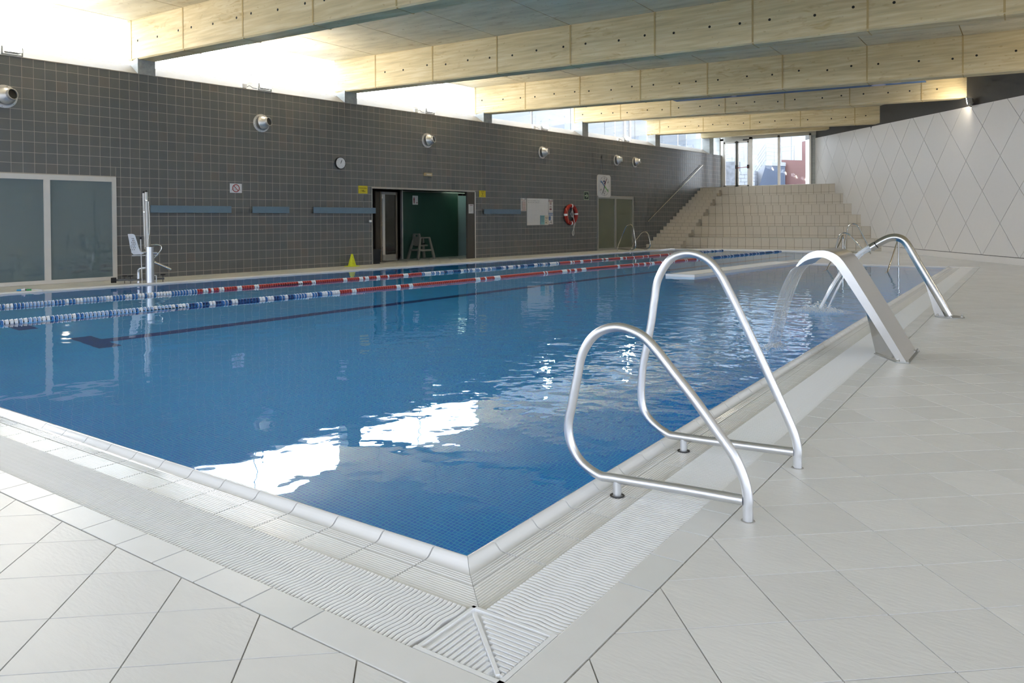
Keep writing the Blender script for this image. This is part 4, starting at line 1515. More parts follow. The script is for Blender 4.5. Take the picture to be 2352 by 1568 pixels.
# ------------------------------------------------------------------ blue wall boards
for (sa, sb, lab) in ((-6.87, -4.945, 'long blue board on the wall behind the pool lift'), (-4.365, -3.338, 'short blue board below the prohibition sign'),
                      (-2.58, -0.50, 'blue board ending at the doorway'), (4.13, 6.0, 'blue board left of the whiteboard')):
    b = empty('wall_board', wall_pt(sa, 0, 1.475), WROT, lab, 'wall board', 'blue boards on the tiled wall')
    MB().box(0, sb - sa, -0.115, -0.075, 0, 0.165).build('board', M['blueb'], b)
    L = sb - sa
    for x in (0.25, L - 0.29):
        MB().box(x, x + 0.04, -0.075, -0.001, 0.04, 0.12).build('bracket', M['alud'], b)

# ------------------------------------------------------------------ signs and wall fittings
def sign(name, label, cat, s0, s1, z0, z1, m_, th=0.006, group=None):
    o = empty(name, wall_pt(s0, 0, z0), WROT, label, cat, group)
    MB().box(0, s1 - s0, -th - 0.001, -0.001, 0, z1 - z0).build('plate', m_, o)
    return o, s1 - s0, z1 - z0


o, w, h = sign('depth_sign', 'yellow depth sign left of the doorway', 'sign', -1.03, -0.705, 2.045, 2.268, M['yellow'])
text('lettering', 'FONDÀRIA MÀXIMA', 0.034, M['ink'], o, (w / 2, -0.008, h * 0.70), sx=0.88)
text('lettering', "1'40", 0.085, M['ink'], o, (w * 0.42, -0.008, h * 0.33), sx=0.85)
text('lettering', 'm', 0.045, M['ink'], o, (w * 0.70, -0.008, h * 0.28))
o, w, h = sign('capacity_sign', 'yellow capacity sign right of the doorway', 'sign', 3.97, 4.285, 2.04, 2.262, M['yellow'])
for i, (tx, sz) in enumerate((('AFORAMENT', 0.034), ('Màxim', 0.042), ('30', 0.062), ('Persones', 0.042))):
    text('lettering', tx, sz, M['ink'], o, (w / 2, -0.008, h * (0.86 - 0.225 * i)), sx=0.85)
o, w, h = sign('prohibition_sign', 'white sign with a red crossed circle', 'sign', -4.92, -4.605, 1.972, 2.200, M['plastic'])
R0 = Matrix.Translation((w / 2, -0.0085, h / 2)) @ Matrix.Rotation(math.pi / 2, 4, 'X')
MB().lathe([(0.078, 0), (0.098, 0), (0.098, 0.003), (0.078, 0.003)], 32, R0, cap=False).build('red_ring', M['red'], o)
MB().box(-0.085, 0.085, -0.0095, -0.0085, -0.009, 0.009, Matrix.Translation((w / 2, 0, h / 2)) @ Matrix.Rotation(math.radians(48), 4, 'Y')).build('red_bar', M['red'], o)
gk = mat('grey_print', (0.28, 0.28, 0.28), 0.6)
fg = MB()
fg.tube([(w * .30, -0.008, h * .48), (w * .34, -0.008, h * .52)], 0.009, 8)
fg.tube([(w * .12, -0.008, h * .28), (w * .20, -0.008, h * .36)], 0.004, 6)
fg.tube([(w * .36, -0.008, h * .33), (w * .44, -0.008, h * .38), (w * .52, -0.008, h * .27)], 0.006, 6)
fg.tube([(w * .80, -0.008, h * .28), (w * .90, -0.008, h * .34)], 0.004, 6)
fg.tube([(w * .50, -0.008, h * .70), (w * .58, -0.008, h * .74), (w * .60, -0.008, h * .64)], 0.004, 6)
fg.build('figure', gk, o)
# wall clock
wc = empty('wall_clock', wall_pt(-1.663, 0, 2.872), WROT, 'round white wall clock with a dark case', 'clock')
R0 = Matrix.Rotation(math.pi / 2, 4, 'X')
MB().lathe([(0.02, 0), (0.168, 0), (0.168, 0.055), (0.158, 0.062), (0.150, 0.055)], 32, R0, cap=False).build('case', M['black'], wc, smooth=True)
MB().lathe([(0.001, 0.050), (0.156, 0.050), (0.156, 0.056), (0.001, 0.056)], 32, R0).build('dial', M['plastic'], wc)
for k in range(12):
    a_ = k * math.pi / 6
    text('numeral', str(12 if k == 0 else k), 0.03, gk, wc, (0.125 * math.sin(a_), -0.058, 0.125 * math.cos(a_)))
for ln, ang, wd_ in ((0.10, 26, 0.005), (0.07, 22, 0.007)):
    MB().box(-wd_, wd_, -0.061, -0.058, -0.015, ln, Matrix.Rotation(math.radians(ang), 4, 'Y')).build('hand', M['ink'], wc)
# emergency lamp, pull-cord knob
el = empty('emergency_lamp', wall_pt(1.42, 0, 2.645), WROT, 'small cream emergency lamp above the doorway', 'lamp')
e = MB(); e.box(0.06, 0.37, -0.06, -0.001, 0, 0.10); e.build('case', M['tan'], el)
MB().box(0.13, 0.33, -0.066, -0.06, 0.03, 0.07).build('diffuser', M['cream'], el)
kn = empty('pull_switch', wall_pt(-0.65, 0, 1.215), WROT, 'small white pull switch under the blue board by the doorway', 'switch')
MB().lathe([(0.001, 0.0), (0.028, 0.004), (0.044, 0.02), (0.044, 0.055), (0.03, 0.072), (0.001, 0.076)], 16).build('knob', M['plastic'], kn, smooth=True)
kn.location = wall_pt(-0.65, 0.055, 1.215)
MB().tube([(0, 0, 0.07), (0.005, 0.0, 0.24)], 0.004, 6).build('cord', M['black'], kn)
# whiteboard with posters and sheets
wbd = empty('whiteboard', wall_pt(6.45, 0, 1.078), WROT, 'white marker board with a thin frame', 'whiteboard')
MB().box(0, 1.245, -0.022, -0.001, 0, 0.968).build('board', M['paper'], wbd)
fr = MB()
fr.box(-0.012, 1.257, -0.028, -0.001, -0.012, 0.0); fr.box(-0.012, 1.257, -0.028, -0.001, 0.968, 0.98); fr.box(-0.012, 0, -0.028, -0.001, 0, 0.968); fr.box(1.245, 1.257, -0.028, -0.001, 0, 0.968)
fr.build('frame', M['alud'], wbd)
for r_ in range(2):
    for k in range(9):
        MB().box(0.06 + k * 0.075 + random.uniform(0, .01), 0.06 + k * 0.075 + random.uniform(0.03, 0.055), -0.0232, -0.022, 0.87 - r_ * 0.06, 0.885 - r_ * 0.06 + random.uniform(0, .01)).build('handwriting', gk, wbd)
def poster(name, label, s0, s1, z0, z1, base, bars, off=0.0):
    o = empty(name, wall_pt(s0, off, z0), WROT, label, 'poster')
    w, h = s1 - s0, z1 - z0
    MB().box(0, w, -0.005, -0.001, 0, h).build('sheet', base, o)
    for (x0, x1, y0, y1, m_) in bars:
        MB().box(x0 * w, x1 * w, -0.0058, -0.005, y0 * h, y1 * h).build('print', M[m_], o)
poster('poster', 'white poster with brown bands left of the whiteboard', 6.13, 6.435, 1.585, 2.048, M['paper'],
       [(.08, .92, .83, .87, 'brown'), (.08, .3, .92, .95, 'ink'), (.7, .92, .91, .96, 'ink')] + [(.28, .92, .70 - i * .09, .74 - i * .09, 'brown') for i in range(7)] + [(.16, .26, .68 - i * .1, .75 - i * .1, 'ink') for i in range(6)] + [(.1, .92, .05, .10, 'brown')])
poster('poster', 'white poster with maroon bars right of the whiteboard', 7.715, 8.005, 1.565, 2.040, M['paper'],
       [(.04, .96, .82, .87, 'maroon'), (.1, .4, .92, .95, 'ink'), (.7, .92, .92, .96, 'ink'), (.2, .8, .73, .77, 'olive'), (.2, .8, .33, .35, 'olive')] + [(.27, .73, z_, z_ + .04, 'maroon') for z_ in (.65, .58, .41, .26, .19, .15)])
poster('poster', 'white poster with blue shapes below the maroon poster', 7.715, 8.005, 1.100, 1.555, M['paper'],
       [(.03, .97, .86, .93, 'bluep'), (.1, .92, .72, .80, 'bluep'), (.06, .52, .36, .66, 'bluep'), (.16, .40, .30, .36, 'bluep'), (.5, .66, .24, .30, 'ink'), (.24, .36, .08, .12, 'ink'), (.4, .74, .14, .18, 'ink'), (.62, .86, .06, .10, 'brown')])
poster('notice_sheet', 'teal sheet with notes at the lower right of the whiteboard', 7.20, 7.452, 1.095, 1.430, M['teal'],
       [(.02, .12, 0, 1, 'bluep')] + [(.3 + .3 * (i % 2), .48 + .3 * (i % 2), .85 - .14 * (i // 2), .89 - .14 * (i // 2), 'ink') for i in range(10)], off=0.030)
poster('notice_sheet', 'cream sheet with notes beside the teal sheet', 7.462, 7.70, 1.095, 1.430, M['cream'],
       [(.2, .36, .70, .76, 'ink'), (.44, .58, .66, .74, 'ink'), (.66, .82, .70, .74, 'ink'), (.22, .3, .42, .5, 'ink'), (.44, .52, .46, .5, 'ink'), (.25, .4, .14, .28, 'ink')], off=0.030)
poster('notice_sheet', 'framed white notice on the dark pilaster of the doorway', 3.458, 3.685, 1.492, 1.795, M['paper'],
       [(.2, .85, .86, .92, 'maroon')] + [(.15, .85, .78 - i * .07, .79 - i * .07, 'ink') for i in range(9)] + [(.7, .8, .06, .10, 'ink')], off=0.003)
# exit arrow
o, w, h = sign('exit_sign', 'small dark green sign with a pale arrow', 'sign', 10.01, 10.34, 2.055, 2.378, M['exitl'])
MB().box(0.02, w - 0.02, -0.009, -0.007, 0.02, h - 0.02).build('field', M['exitg'], o)
ar = MB()
ar.prism([(0.06, -0.009, h * .44), (w * .55, -0.009, h * .44), (w * .55, -0.009, h * .56), (0.06, -0.009, h * .56)], (0, -0.002, 0))
ar.prism([(w * .42, -0.009, h * .74), (w * .55, -0.009, h * .74), (w * .84, -0.009, h * .5), (w * .70, -0.009, h * .5)], (0, -0.002, 0))
ar.prism([(w * .42, -0.009, h * .26), (w * .70, -0.009, h * .5), (w * .84, -0.009, h * .5), (w * .55, -0.009, h * .26)], (0, -0.002, 0))
ar.build('arrow', M['exitl'], o)
# pace clock
pc = empty('pace_clock', wall_pt(11.39, 0, 2.635), WROT, 'large white pace clock with red, blue, green and black hands', 'clock')
def rrect(w, h, r, n=6):
    out = []
    for (cx_, cz_, a0) in ((w - r, h - r, 0), (-w + r, h - r, 90), (-w + r, -h + r, 180), (w - r, -h + r, 270)):
        for k in range(n + 1):
            a_ = math.radians(a0 + 90 * k / n)
            out.append((cx_ + r * math.cos(a_), cz_ + r * math.sin(a_)))
    return out
MB().prism([(x, -0.05, z) for x, z in rrect(0.47, 0.455, 0.11)], (0, 0.049, 0)).build('case', M['paper'], pc)
for k in range(60):
    a_ = k * math.pi / 30
    big = k % 5 == 0
    Mt = Matrix.Translation((0.37 * math.sin(a_), -0.0515, 0.385 * math.cos(a_))) @ Matrix.Rotation(a_, 4, 'Y')
    MB().box(-0.008 if big else -0.006, 0.008 if big else 0.006, -0.001, 0.001, -0.022 if big else -0.006, 0.012, Mt).build('tick', M['ink'], pc)
for k, tx in ((0, '0'), (10, '10'), (20, '20'), (30, '30'), (40, '40'), (50, '50')):
    a_ = k * math.pi / 30
    text('numeral', tx, 0.10, M['ink'], pc, (0.29 * math.sin(a_), -0.0525, 0.305 * math.cos(a_)), sx=0.8)
text('lettering', 'ASC', 0.085, gk, pc, (0.06, -0.0525, -0.225))
lg = []
for k in range(15):
    a_ = math.radians(-25 + 215 * k / 14)
    lg.append((-0.02 + 0.095 * math.cos(a_), 0.135 + 0.095 * math.sin(a_)))
for k in range(14, -1, -1):
    a_ = math.radians(-25 + 215 * k / 14)
    lg.append((-0.035 + 0.052 * math.cos(a_), 0.125 + 0.055 * math.sin(a_)))
m_ = MB()
for k in range(14):
    q = [lg[k], lg[k + 1], lg[29 - k - 1], lg[29 - k]]
    m_.prism([(x, -0.052, z) for x, z in q], (0, -0.0012, 0))
m_.prism([(-0.06, -0.052, 0.085), (0.08, -0.052, 0.085), (0.02, -0.052, 0.15)], (0, -0.0012, 0))
m_.build('emblem', M['murald'], pc)
for ang, mt, yo in ((28, 'maroon', 0.058), (-52, 'blue', 0.061), (131, 'green', 0.064), (206, 'ink', 0.067)):
    MB().box(-0.018, 0.018, -yo, -yo + 0.002, -0.01, 0.34, Matrix.Rotation(math.radians(ang), 4, 'Y')).build('hand', M[mt], pc)
# life ring
lr = empty('life_ring', wall_pt(9.03, 0.09, 1.467), WROT, 'red life ring with white bands hanging on the wall', 'life ring')
RR, rr = 0.33, 0.078
m_ = MB()
ringp = [(RR * math.sin(t_ * math.pi / 24), 0, RR * math.cos(t_ * math.pi / 24)) for t_ in range(48)]
m_.tube(ringp, rr, 14, closed=True).build('ring', M['redb'], lr, smooth=True)
for a0 in (-4, 80, 176, 262):
    pts = [(RR * math.sin(math.radians(a0 + k * 3)), 0, RR * math.cos(math.radians(a0 + k * 3))) for k in range(5)]
    MB().tube(pts, rr + 0.003, 14, cap=False).build('band', M['lw'], lr, smooth=True)
gl = smooth_path([(-0.36, -0.03, 0.24), (-0.37, -0.10, 0.06), (-0.31, -0.09, -0.18), (-0.25, -0.06, -0.32)], 6)
MB().tube(gl, 0.011, 6).build('grab_line', mat('salmon_rope', (0.55, 0.22, 0.15), 0.7), lr, smooth=True)
hk = smooth_path([(0.06, -0.02, 0.26), (0.0, -0.06, 0.16), (-0.05, -0.03, 0.02), (0.06, -0.02, -0.1), (0.10, -0.02, 0.05), (0.03, -0.03, 0.2), (0.05, -0.06, -0.02), (0.06, -0.11, -0.26), (0.10, -0.115, -0.36),
                   (0.09, -0.06, -0.55), (0.04, -0.03, -0.68), (0.06, -0.03, -0.80), (0.13, -0.03, -0.78), (0.14, -0.03, -0.62), (0.09, -0.05, -0.48), (0.08, -0.115, -0.33)], 6)
MB().tube(hk, 0.013, 6).build('throw_line', M['rope'], lr, smooth=True)
MB().tube([(0.0, 0.09, 0.27), (0.0, -0.01, 0.27)], 0.012, 8).build('hook', M['black'], lr)
# wc sign on the green partition
wcs = empty('toilet_sign', wall_pt(2.44, -1.615, 1.80), WROT, 'pale toilet sign on the green partition', 'sign')
MB().box(0, 0.24, -0.008, -0.001, 0, 0.30).build('plate', M['paper'], wcs)
fg = MB()
fg.lathe([(0.001, 0), (0.018, 0.006), (0.018, 0.026), (0.001, 0.032)], 10, Matrix.Translation((0.065, -0.008, 0.225)))
fg.prism([(0.045, -0.009, 0.13), (0.085, -0.009, 0.13), (0.10, -0.009, 0.215), (0.03, -0.009, 0.215)], (0, -0.003, 0))
fg.prism([(0.05, -0.009, 0.04), (0.08, -0.009, 0.04), (0.085, -0.009, 0.13), (0.045, -0.009, 0.13)], (0, -0.003, 0))
fg.build('figure', M['maroon'], wcs)
fa = MB()
fa.box(0.15, 0.20, -0.010, -0.008, 0.055, 0.07)
fa.prism([(0.19, -0.008, 0.035), (0.225, -0.008, 0.0625), (0.19, -0.008, 0.09)], (0, -0.003, 0))
fa.build('arrow', M['maroon'], wcs)
# bin with mop at the left jamb
bn = empty('waste_bin', wall_pt(-0.30, -0.25), WROT, 'dark blue bin standing just inside the doorway', 'bin')
m_ = MB(); m_.hexa([(-0.15, -0.12, 0.0), (0.13, -0.12, 0.0), (0.13, 0.12, 0.0), (-0.15, 0.12, 0.0)], [(-0.18, -0.14, 0.40), (0.15, -0.14, 0.40), (0.15, 0.14, 0.40), (-0.18, 0.14, 0.40)])
m_.build('body', mat('dark_blue_plastic', (0.012, 0.018, 0.026), 0.4), bn)
MB().box(-0.19, 0.16, -0.15, 0.15, 0.40, 0.44).build('rim', M['black'], bn)
MB().tube([(-0.05, 0.02, 0.42), (-0.22, 0.03, 1.15)], 0.012, 8).build('mop_handle', M['tan'], bn)

# ------------------------------------------------------------------ high chair
hc = empty('high_chair', wall_pt(2.42, -1.18), WROT, 'grey plastic high chair in front of the green partition', 'high chair')
hx, hy = 0.36, 0.25
def beamq(p, q, w, d):
    p, q = Vector(p), Vector(q)
    m2 = MB()
    m2.hexa([p + Vector((-w, -d, 0)), p + Vector((w, -d, 0)), p + Vector((w, d, 0)), p + Vector((-w, d, 0))], [q + Vector((-w * .7, -d * .7, 0)), q + Vector((w * .7, -d * .7, 0)), q + Vector((w * .7, d * .7, 0)), q + Vector((-w * .7, d * .7, 0))])
    return m2
for (sx_, sy_) in ((-1, -1), (1, -1), (-1, 1), (1, 1)):
    beamq((sx_ * hx, sy_ * hy, 0), (sx_ * 0.20 + 0.02, sy_ * 0.16, 0.70), 0.045, 0.03).build('leg', M['chair'], hc)
for sy_ in (-1, 1):
    beamq((-0.26, sy_ * 0.21, 0.28), (0.28, sy_ * 0.21, 0.28), 0.02, 0.02).build('side_rail', M['chair'], hc) if False else MB().box(-0.28, 0.30, sy_ * 0.205 - 0.02, sy_ * 0.205 + 0.02, 0.26, 0.32).build('side_rail', M['chair'], hc)
    MB().box(-0.20, 0.24, sy_ * 0.16 - 0.025, sy_ * 0.16 + 0.025, 0.68, 0.72).build('arm', M['chair'], hc)
MB().box(-0.30, -0.24, -0.2, 0.2, 0.27, 0.32).build('cross_rail', M['chair'], hc)
MB().box(-0.16, 0.16, -0.15, 0.15, 0.42, 0.47).build('seat', M['chair'], hc)
bk = MB()
bk.box(-0.22, -0.17, -0.17, 0.17, 0.45, 0.74); bk.box(-0.22, -0.17, -0.17, -0.08, 0.74, 0.80); bk.box(-0.22, -0.17, 0.08, 0.17, 0.74, 0.80); bk.box(-0.22, -0.17, -0.15, 0.15, 0.80, 0.84)
bk.build('backrest', M['chair'], hc)
MB().tube(smooth_path([(0.05, -0.1, 0.47), (0.1, -0.06, 0.52), (0.12, 0.0, 0.50), (0.08, 0.08, 0.48)], 4), 0.012, 6).build('strap', M['black'], hc)

# ------------------------------------------------------------------ cone
cn = empty('training_cone', (-15.50, 14.52, 0.0), 0, 'lime yellow plastic cone beside the doorway', 'cone')
MB().box(-0.15, 0.15, -0.15, 0.15, 0, 0.018).build('base', M['lime'], cn)
MB().lathe([(0.118, 0.018), (0.112, 0.03), (0.026, 0.345), (0.020, 0.345), (0.02, 0.30)], 24, cap=False).build('body', M['lime'], cn, smooth=True)
for k in range(3):
    a_ = -0.45
    z_ = 0.09 + k * 0.085
    r_ = 0.115 - 0.272 * (z_ - 0.03)
    MB().lathe([(0.001, 0.0), (0.010, 0.0), (0.010, 0.004), (0.001, 0.004)], 8, Matrix.Translation((r_ * math.cos(a_), r_ * math.sin(a_), z_)) @ Matrix.Rotation(a_, 4, 'Z') @ Matrix.Rotation(math.pi / 2 - 0.26, 4, 'Y')).build('hole', M['olive'], cn)

# ------------------------------------------------------------------ hose end on the left deck edge
he = empty('hose_end', (-15.38, 6.10, 0.0), math.radians(52), 'blue and green hose connector lying on the deck edge', 'hose connector')
he.scale = (0.46, 0.46, 0.46)
RX_ = Matrix.Rotation(math.pi / 2, 4, 'Y')
MB().lathe([(0.03, 0), (0.034, 0.01), (0.034, 0.15), (0.028, 0.16)], 14, Matrix.Translation((0, 0, 0.036)) @ RX_).build('blue_cap', M['sky'], he, smooth=True)
w_ = MB(); w_.lathe([(0.024, 0.16), (0.024, 0.30)], 12, Matrix.Translation((0, 0, 0.036)) @ RX_); w_.box(0.17, 0.30, -0.02, 0.02, 0.06, 0.09); w_.box(0.25, 0.28, -0.02, 0.02, 0.09, 0.125)
w_.build('white_valve', M['plastic'], he)
MB().lathe([(0.03, 0.30), (0.03, 0.35)], 12, Matrix.Translation((0, 0, 0.038)) @ RX_).build('collar', M['black'], he)
MB().lathe([(0.036, 0.35), (0.040, 0.36), (0.040, 0.43), (0.034, 0.44), (0.036, 0.46), (0.04, 0.49), (0.035, 0.52)], 12, Matrix.Translation((0, 0, 0.040)) @ RX_).build('green_nut', M['dgreen'], he)
MB().tube(smooth_path([(0.52, 0, 0.04), (0.70, -0.02, 0.05), (0.86, -0.10, 0.035), (0.98, -0.22, 0.0)], 5), 0.018, 8).build('hose', M['plastic'], he, smooth=True)

# ------------------------------------------------------------------ pool lift
lift = empty('pool_lift', (-14.98, 8.42, 0), math.atan2(0.872, 0.49), 'steel pool access lift with a white perforated seat', 'pool lift')
MB().lathe([(0.082, 0.0), (0.082, 0.735), (0.088, 0.735), (0.088, 0.748), (0.0, 0.748)], 24).build('sleeve', M['steel'], lift, smooth=True)
lift['label'] = 'steel pool access lift with a white perforated seat'
MB().tube([(-0.030, 0.0, 0.70), (-0.052, 0.0, 1.88)], 0.030, 14).build('mast', M['alu'], lift, smooth=True)
MB().tube([(-0.078, 0.05, 0.70), (-0.098, 0.05, 1.86)], 0.026, 14).build('mast', M['alu'], lift, smooth=True)
for x, y, z in ((-0.052, 0, 1.885), (-0.098, 0.05, 1.865)):
    MB().lathe([(0.022, 0), (0.024, 0.01), (0.012, 0.03), (0.001, 0.035)], 10, Matrix.Translation((x, y, z))).build('cap', M['black'], lift, smooth=True)
for z in (1.70, 1.46):
    MB().lathe([(0.036, 0), (0.036, 0.02)], 12, Matrix.Translation((-0.05 if z > 1.6 else -0.092, 0 if z > 1.6 else 0.05, z))).build('clamp', M['chrome'], lift)
MB().tube(smooth_path([(-0.01, -0.035, 1.69), (0.0, -0.035, 1.2), (-0.01, -0.035, 1.0), (-0.05, -0.035, 0.74)], 5), 0.006, 6).build('cable', M['chrome'], lift)
# seat shell
sh = MB()
prof = [(-0.40, 1.02), (-0.385, 0.98), (-0.372, 0.86), (-0.355, 0.72), (-0.335, 0.64), (-0.27, 0.605), (-0.15, 0.615), (-0.02, 0.61), (0.06, 0.60), (0.14, 0.585)]
nw = 8
vs, fs = [], []
for (px_, pz_) in prof:
    for k in range(nw + 1):
        t_ = (k / nw) * 2 - 1
        vs.append((px_ + 0.09 * t_ * t_ * (1 if pz_ > 0.66 else 0.3), 0.16 + 0.23 * t_, pz_ + (0.03 * t_ * t_ if pz_ < 0.66 else 0)))
holes_me = []
for i in range(len(prof) - 1):
    for k in range(nw):
        fs.append((i * (nw + 1) + k, i * (nw + 1) + k + 1, (i + 1) * (nw + 1) + k + 1, (i + 1) * (nw + 1) + k))
sh.add(vs, fs)
so = sh.build('seat', M['plastic'], lift, smooth=True)
sd = so.modifiers.new('thick', 'SOLIDIFY'); sd.thickness = 0.018; sd.offset = 0
ss = so.modifiers.new('sub', 'SUBSURF'); ss.levels = 1; ss.render_levels = 2
# side wing of the shell with perforations, as seen from the pool
wg = MB()
wing = [(-0.40, 1.02), (-0.30, 1.02), (-0.27, 1.0), (-0.235, 0.88), (-0.20, 0.74), (-0.17, 0.66), (-0.10, 0.625), (-0.15, 0.60), (-0.30, 0.60), (-0.335, 0.64), (-0.355, 0.74), (-0.372, 0.86)]
wg.prism([(x, -0.075, z) for x, z in wing], (0, 0.014, 0))
wg.build('seat_wing', M['plastic'], so, smooth=False)
pm = MB().lathe([(0.001, 0), (0.0085, 0), (0.0085, 0.003), (0.001, 0.003)], 8, Matrix.Rotation(math.pi / 2, 4, 'X')).mesh('perforation', M['hole'])
for r_ in range(7):
    for c_ in range(3):
        x = -0.345 + r_ * 0.004 + c_ * (0.026 + (6 - r_) * 0.001) + (0.012 if r_ % 2 else 0)
        z = 0.70 + r_ * 0.038
        if z < 0.95 and x < -0.24 - (z - 0.7) * 0.15:
            inst('perforation', pm, so, (x, -0.0755, z))
MB().box(-0.33, 0.16, 0.02, 0.30, 0.565, 0.585).build('seat_frame', M['alud'], lift)
MB().tube(smooth_path([(0.02, 0.02, 0.79), (0.15, 0.02, 0.79), (0.21, 0.02, 0.765), (0.222, 0.02, 0.71), (0.19, 0.02, 0.65), (0.07, 0.02, 0.50)], 6), 0.014, 10).build('arm_rest', M['chrome'], lift, smooth=True)
MB().tube([(0.05, 0.03, 0.44), (0.40, 0.03, 0.265)], 0.024, 12).build('foot_rest', M['chrome'], lift, smooth=True)
MB().tube([(0.05, 0.30, 0.44), (0.38, 0.30, 0.255)], 0.02, 12).build('foot_rest', M['chrome'], lift, smooth=True)
MB().tube([(-0.165, -0.05, 0.92), (-0.145, -0.05, -0.02)], 0.010, 8).build('lever', M['alu'], lift, smooth=True)
MB().lathe([(0.001, 0), (0.024, 0.004), (0.026, 0.03), (0.018, 0.045), (0.001, 0.048)], 12, Matrix.Translation((-0.165, -0.05, 0.91))).build('lever_knob', M['black'], lift, smooth=True)
MB().tube(smooth_path([(-0.215, 0.12, 0.0), (-0.21, 0.12, 0.20), (-0.195, 0.10, 0.28), (-0.13, 0.06, 0.31), (0.0, 0.02, 0.32)], 5), 0.034, 12).build('stay', M['steel'], lift, smooth=True)
MB().box(-0.62, 0.27, 0.10, 0.15, 0.055, 0.095).build('base_bar', M['dsteel'], lift)
MB().box(-0.40, -0.05, 0.0, 0.05, 0.055, 0.09).build('base_bar', M['dsteel'], lift)
MB().lathe([(0.05, -0.05), (0.056, -0.045), (0.056, 0.045), (0.05, 0.05)], 16, Matrix.Translation((-0.67, 0.12, 0.075)) @ RX_).build('roller', M['black'], lift, smooth=True)
for (x, y) in ((-0.47, 0.12), (-0.36, 0.02), (0.245, 0.12)):
    MB().lathe([(0.006, -0.13), (0.006, 0.02), (0.018, 0.022), (0.05, 0.03), (0.052, 0.045), (0.02, 0.05)], 10, Matrix.Translation((x, y, 0.09 + 0.03))).build('adjuster', M['black'], lift)
MB().tube(smooth_path([(0.06, -0.02, 0.15), (0.11, -0.02, 0.15), (0.118, -0.02, 0.12), (0.118, -0.02, -0.05)], 4), 0.012, 8).build('hook', M['alu'], lift, smooth=True)

# ------------------------------------------------------------------ lane ropes
DP = 0.052
discme = {}
RIM = {'lr': 'lp', 'ld': 'lb'}
for key in ('lw', 'lb', 'ld', 'lr', 'll'):
    d_ = MB()
    d_.lathe([(0.014, -0.022), (0.040, -0.020), (0.045, -0.012), (0.045, 0.008)], 14, cap=False)
    d_.mi = 1
    d_.lathe([(0.045, 0.008), (0.050, 0.010), (0.050, 0.015), (0.040, 0.018), (0.014, 0.020)], 14, cap=False)
    discme[key] = d_.mesh('lane_disc', [M[key], M[RIM.get(key, 'lw')]], smooth=True)
DV = [tuple(v.co) for v in discme['lw'].vertices]
DF = [tuple(p.vertices) for p in discme['lw'].polygons]
DM = [p.material_index for p in discme['lw'].polygons]
def rope(label, x0, y0, ya, yb, sections):
    base = Vector((x0 + (ya - y0) * TA, ya, WZ + 0.004))
    L = (yb - ya) / math.cos(A)
    r = empty('lane_rope', base, -A, label, 'lane rope', 'lane ropes across the pool')
    MB().tube([(0, 0, 0), (0, L, 0)], 0.007, 6).build('cable', M['black'], r)
    n_ = int(L / DP)
    lst = []
    rng = random.Random(int(x0 * 100))
    run, cur = 0, None
    for k in range(n_):
        y = k * DP + 0.03
        Y = ya + y * math.cos(A)
        sec = [c_ for (e_, c_) in sections if Y < e_][0]
        if run <= 0 or cur not in sec:
            cur = rng.choice(sec)
            run = rng.randint(1, 2)
        run -= 1
        wob = 0.035 * math.sin(Y * 0.55 + x0) + 0.012 * math.sin(Y * 1.7)
        P = r.matrix_basis @ Vector((wob, y, 0))
        lst.append((pix_area([P + Vector((-.05, 0, -.05)), P + Vector((.05, .04, -.05)), P + Vector((.05, .04, .05)), P + Vector((-.05, 0, .05))]), k, y, wob, cur))
    keep = {t_[1] for t_ in sorted(lst, reverse=True)[:300]}
    flds = {}
    for (_, k, y, wob, cur) in lst:
        if k in keep:
            o = inst('lane_disc', discme[cur], r, (wob, y, 0))
            o.rotation_euler = (-math.pi / 2, 0, 0)
        else:
            m_ = flds.setdefault(cur, MB())
            m_.add([(v[0] + wob, v[2] + y, -v[1]) for v in DV], DF)
            m_.m[-len(DF):] = DM
    for cur, m_ in flds.items():
        tag(m_.build('lane_disc_field', [M[cur], M[RIM.get(cur, 'lw')]], r, smooth=True), kind='stuff')
rope('lane rope nearer the tiled wall, blue and red discs', -12.832, 4.859, NY + 0.05, 29.6, [(7.9, ('lw', 'lb', 'lb', 'll', 'll')), (13.35, ('lr', 'lr', 'lr', 'lw')), (18.8, ('lb', 'lb', 'ld', 'lw')), (27.35, ('lr', 'lr', 'lr', 'lr', 'lr', 'lw')), (99, ('ld', 'lb'))])
rope('lane rope nearer the camera, blue and red discs', -10.68, 4.05, NY + 0.05, 29.75, [(6.45, ('lw', 'll', 'll', 'lb')), (9.1, ('lb', 'ld', 'lw')), (23.4, ('lr', 'lr', 'lr', 'lr', 'lw')), (99, ('ld', 'ld', 'lb'))])

# ------------------------------------------------------------------ steel handrails by the pool corner and far ladders
H1 = [(-0.957, 0.0), (-0.957, 0.045), (-0.957, 0.095), (-0.973, 0.171), (-1.016, 0.263), (-1.090, 0.357), (-1.177, 0.465), (-1.280, 0.580), (-1.377, 0.687), (-1.451, 0.739), (-1.56, 0.758), (-1.666, 0.716), (-1.736, 0.620), (-1.767, 0.496),
      (-1.793, 0.38), (-1.815, 0.27), (-1.800, 0.179), (-1.746, 0.105), (-1.653, 0.060), (-1.574, 0.060), (-1.257, 0.074), (-0.975, 0.083)]
H2 = [(-0.956, 0.0), (-0.956, 0.05), (-0.956, 0.097), (-0.977, 0.181), (-1.05, 0.345), (-1.132, 0.520), (-1.21, 0.682), (-1.290, 0.845), (-1.36, 0.972), (-1.431, 1.040), (-1.529, 1.066), (-1.630, 1.030), (-1.702, 0.920), (-1.726, 0.80),
      (-1.745, 0.674), (-1.772, 0.54), (-1.800, 0.399), (-1.806, 0.225), (-1.763, 0.132), (-1.659, 0.066), (-1.582, 0.058), (-1.28, 0.066), (-0.972, 0.077)]
